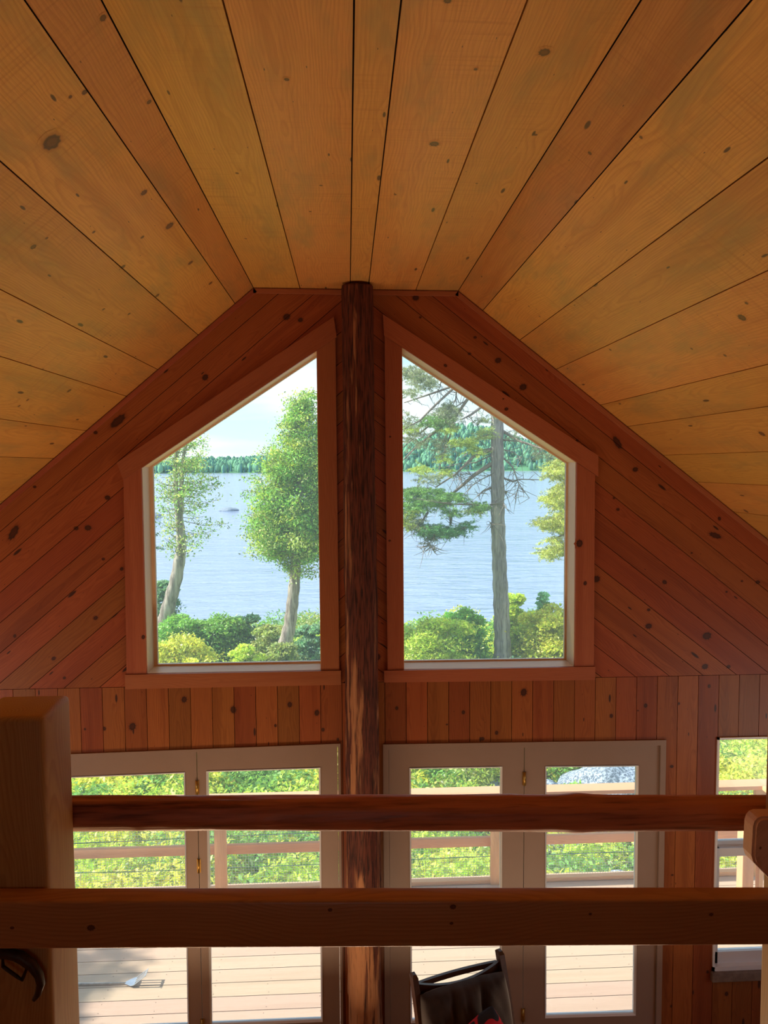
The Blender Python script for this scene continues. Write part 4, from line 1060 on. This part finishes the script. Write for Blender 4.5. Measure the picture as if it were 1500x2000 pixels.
for k, (pl, rr) in enumerate(dead):
    dz = rng.uniform(-1.2, 1.0)
    n_ = len(pl); pts = []
    for i, p in enumerate(pl):
        q = c6(p); y = D+(dz*i/(n_-1) if n_ > 1 else 0); pts.append(at(q[0], q[1], y)-oo)
    m.tube([tuple(p) for p in pts], [rr*(1-.7*i/(n_-1)) for i in range(n_)], 6, cap=False)
    # side twigs
    for _ in range(int(7+len(pl)*3)):
        i = rng.integers(0, n_-1); t = rng.random(); p = pts[i]*(1-t)+pts[i+1]*t; dr = rng.normal(size=3)*.20; dr[2] -= .08
        m.tube([tuple(p), tuple(p+dr*.6+rng.normal(size=3)*.03), tuple(p+dr)], [.009, .007, .003], 3, cap=False)
m.build('branches', M_twig, r3)
def needle_clump(b, cx, cy_, rx, ry, D, col, dens=1.0, spread=.5, droop=.15, o=None):
    n = int(26*dens*max(rx*ry/2500, .5))
    for _ in range(n):
        a = rng.uniform(0, 6.283); q = math.sqrt(rng.random()); px, py = c6((cx+math.cos(a)*rx*q, cy_+math.sin(a)*ry*q))
        P = at(px, py, D+rng.normal()*spread)-o
        d = np.array((rng.normal(), rng.normal()*.6, rng.normal()*.25-droop)); d /= np.linalg.norm(d); L = rng.uniform(.16, .36)
        k = 46; t = rng.random(k); pts = P+d*(t*L)[:, None]+rng.normal(size=(k, 3))*.018; dirs = d+rng.normal(size=(k, 3))*.7
        b.add(pts, .033, col*rng.uniform(.8, 1.5), up=.2, asp=.2, dirs=dirs)
b = LB(); GR = np.array((.30, .34, .20)); LM = np.array((.42, .52, .10)); SG = np.array((.16, .30, .08)); DG = np.array((.08, .21, .07))
for cx_, cy2, rx, ry, col, dn in [(130,250,110,60,GR,1.6),(200,330,100,60,GR,1.3),(80,420,60,40,GR,1.0),(400,600,90,100,GR*.9,1.6),(280,660,130,45,SG*1.1,1.6),(90,720,60,30,LM,1.3),(60,640,40,60,GR,1),(420,730,40,25,LM*1.1,1.6),(530,830,110,35,LM,1.5),(640,900,80,22,LM,1.5),(720,760,60,40,OL,1.3),(700,640,50,40,GR,1),(140,800,90,70,GR*.9,.9),(350,850,70,80,GR*.8,.7),(180,1060,70,32,LM,1.6),(400,1080,70,30,LM*.9,1.3),(360,960,30,30,LM,1.3),(260,1140,100,40,GR,.7),
  (220,1270,170,60,SG*1.2,1.9),(90,1250,60,40,SG,1.5),(130,1370,100,50,SG*1.3,1.9),(330,1350,110,40,SG*1.2,1.5),(480,1290,100,35,SG*1.3,1.7),(690,1370,90,35,SG*1.2,1.7),(620,1400,40,20,LM*.8,1.4),(450,1420,60,35,SG*1.3,1.6),(80,1480,60,90,LM*.7,1.5),(160,1520,60,50,GR*.8,1.2),(350,1580,170,45,DG*1.3,2.6),(230,1550,70,40,DG*1.3,2.2),(560,1530,40,40,DG*1.4,1.8),(250,1650,50,40,GR*.6,.5),
  (1000,760,60,25,GR,.6),(1130,900,60,40,GR*.9,.7),(1250,960,80,50,GR,.8)]:
    needle_clump(b, cx_, cy2, rx, ry, D, col, dn, o=oo)
b.build('foliage', M_needle, r3)
# second spruce reaching in from the right, its trunk hidden by the wall
D2_ = 17.5; r4 = tree('spruce_tree', (1215, 1250), D2_, 'yellow-green spruce branches reaching in at the right side of the right gable window')
tp = [(1215, 1300), (1213, 1100), (1212, 900), (1210, 700), (1210, 560)]
trunk(tp, [.17, .15, .12, .08, .04], D2_, M_bark, r4)
b = LB(); o4 = np.array(r4.location); m = MB(); YN = np.array((.50, .55, .13))
for (x_, y_, rx, ry, sx_) in [(1330,1050,90,35,1215),(1290,1110,60,22,1225),(1345,1230,60,35,1270),(1310,1310,95,45,1210),(1340,1370,60,20,1280),(1280,1500,130,42,1140),(1340,1540,80,30,1230),(1300,1650,70,22,1215),(1260,1760,85,35,1175),(1330,1720,60,30,1270),(1400,1140,50,40,1350),(1400,1440,50,40,1350),(1370,1000,60,25,1300)]:
    needle_clump(b, x_, y_, rx, ry, D2_-.6, YN*rng.uniform(.75, 1.1), 1.7, .35, .12, o=o4)
    needle_clump(b, x_+160, y_-40, 110, ry*1.2, D2_-.4, YN*rng.uniform(.6, 1.0), 1.2, .4, .12, o=o4)
    q = c6((sx_+20, y_+10)); q2 = c6((x_+60, y_-40)); A0 = at(1212, q2[1]-25, D2_)-o4; A1 = at(*q2, D2_-.4)-o4; A2 = at(*q, D2_-.6)-o4
    m.tube([tuple(A0), tuple(A1), tuple(A2)], [.03, .02, .008], 5, cap=False)
b.build('foliage', M_needle, r4); m.build('branches', M_twig, r4)
# twigs of another evergreen poking in at the left edge of the left window
D5 = 16.0; P5 = at(262, 1250, D5)
r5 = empty('evergreen_tree', (float(P5[0]), D5, gz(P5[0], D5)-.1), label='dark evergreen with branch tips showing at the left edge of the left gable window', cat='tree')
o5 = np.array(r5.location); m = MB(); top5 = at(255, 900, D5)-o5
m.tube([(0, 0, 0), tuple(top5*.5), tuple(top5)], [.09, .06, .02], 8); m.build('trunk', M_bark, r5)
b = LB(); m = MB()
for yy_, xx_ in ((1045, 305), (1072, 318), (1020, 290), (1100, 298), (985, 288), (1130, 285)):
    A0 = at(258, yy_-12, D5)-o5; A1 = at(xx_, yy_, D5)-o5; m = MB(); m.tube([tuple(A0), tuple(A1)], [.012, .004], 4); m.build('branch', M_twig, r5)
    for t in np.linspace(.2, 1, 12):
        P = A0*(1-t)+A1*t; b.add(P+rng.normal(size=(40, 3))*.035*np.array((1, 1, .5)), .022, DG*1.2, up=.4, asp=.2)
for i in range(46):        # the rest of its whorls, all the way round
    t0 = rng.uniform(.3, 1.0); a = rng.uniform(0, 6.28); L = .12+.38*(1-t0)*1.3
    if math.cos(a) > .3: L *= .6
    A0 = top5*t0; A1 = A0+np.array((math.cos(a)*L, math.sin(a)*L, -.06*L))
    m = MB(); m.tube([tuple(A0), tuple(A1)], [.010, .003], 4); m.build('branch', M_twig, r5)
    for t in np.linspace(.1, 1, 7):
        P = A0*(1-t)+A1*t; b.add(P+rng.normal(size=(28, 3))*.035*np.array((1, 1, .5)), .022, DG*1.2, up=.4, asp=.2)
b.build('foliage', M_needle, r5)
# the tree left of the deck that throws the rounded shadow on it
tz = Vector(atz(262, 1921, ZD)); hh = 3.3; cc = tz+sd*(hh/sd.z)
r6 = empty('maple_tree', (cc.x-1.46, cc.y-.10, gz(cc.x, cc.y)-.1), label='leafy tree standing left of the deck and shading its left corner', cat='tree')
b = LB(); m = MB(); o6 = np.array(r6.location); top = np.array((0, 0, cc.z-o6[2]))
m.tube([(0, 0, 0), tuple(top*.5+np.array((.05, 0, 0))), tuple(top)], [.12, .09, .05], 10); m.build('trunk', M_cbark, r6)
for k in range(60):
    a = rng.uniform(0, 6.28); q = rng.uniform(0, .85)
    b.add(clump(420, (math.cos(a)*q*.85, math.sin(a)*q*.62, top[2]+rng.uniform(-.5, .45)), .34), .05, MD, up=.4)
b.build('foliage', M_leaf, r6)

# rocks ---------------------------------------------------------------------
def rock(cxp, cyp, rx, ry, rz_, D, lab, seed, grp=None, z=None):
    from mathutils import noise as mn
    P = at(cxp, cyp, D); bm = bmesh.new(); bmesh.ops.create_icosphere(bm, subdivisions=5, radius=1)
    for v in bm.verts:
        n = mn.noise(v.co*1.1+Vector((seed, 0, 0)))*.28+mn.noise(v.co*3+Vector((seed, 3, 0)))*.07+mn.noise(v.co*9)*.015
        v.co = v.co*(1+n); v.co.x *= rx; v.co.y *= ry; v.co.z *= rz_
    me = bpy.data.meshes.new('boulder'); bm.to_mesh(me); bm.free(); me.materials.append(M_gran)
    for p in me.polygons: p.use_smooth = True
    o = bpy.data.objects.new('boulder', me); link(o); o.location = (float(P[0]), float(P[1]), float(P[2]) if z is None else z); tag(o, lab, 'rock', grp); return o
rock(1195, 1566, .85, .75, .62, 10.9, 'huge speckled grey boulder behind the deck rail, seen through the right door', 1.3)
rock(1072, 1546, .16, .16, .16, 10.4, 'small rounded pale boulder just left of the huge one', 4.2)
rock(960, 1548, .26, .24, .22, 11.5, 'dark grey boulder half hidden among bushes in the left leaf of the right doors', 7.7)
rock(1232, 1752, .42, .3, .22, 7.7, 'low pale boulder close behind the deck mesh at its right', 9.1)
rock(1110, 1660, .26, .2, .2, 9.3, 'bluish boulder among leaves below the middle deck rail', 11.0)
rock(446, 988, 1.6, 1.0, .5, 128, 'flat dark rock out in the lake seen beside the dense cedar', 2.2, z=ZWAT+.15)
rock(300, 1000, 1.2, .8, .6, 112, 'dark rock in the lake behind the thin tree', 3.2, z=ZWAT+.2)
# ground cover and bare twigs around the boulders
b = LB()
for _ in range(90):
    x = rng.uniform(1.3, 4.6); y = rng.uniform(8.0, 14.5)
    if 9.9 < y < 11.6 and 2.0 < x < 4.2: continue
    front = y < 10.2
    b.add(clump(700, (x, y, gz(x, y)+(.12 if front else .75)), rng.uniform(.25, .45)), .036, [MD*1.2, BR*.8, MD*.9, LM*.8][rng.integers(0, 4)], up=.5)
b.add(clump(2500, (3.05, 9.75, -.78), .30), .034, MD*1.4, up=.5)
b.build('bush_cover', M_leaf, kind='stuff', label='leafy green plants growing in front of and behind the boulders', cat='bush')
m = MB()
for _ in range(420):
    x = rng.uniform(2.2, 3.6); y = rng.uniform(7.5, 8.7); z = gz(x, y)+rng.uniform(.1, .75); d = rng.normal(size=3)*.22
    m.tube([(x, y, z), tuple(np.array((x, y, z))+d*.5+rng.normal(size=3)*.02), tuple(np.array((x, y, z))+d)], [.004, .003, .0015], 3, cap=False)
m.build('dead_brush', M_twig, kind='stuff', label='tangle of grey brown bare twigs behind the deck mesh at right', cat='brush')
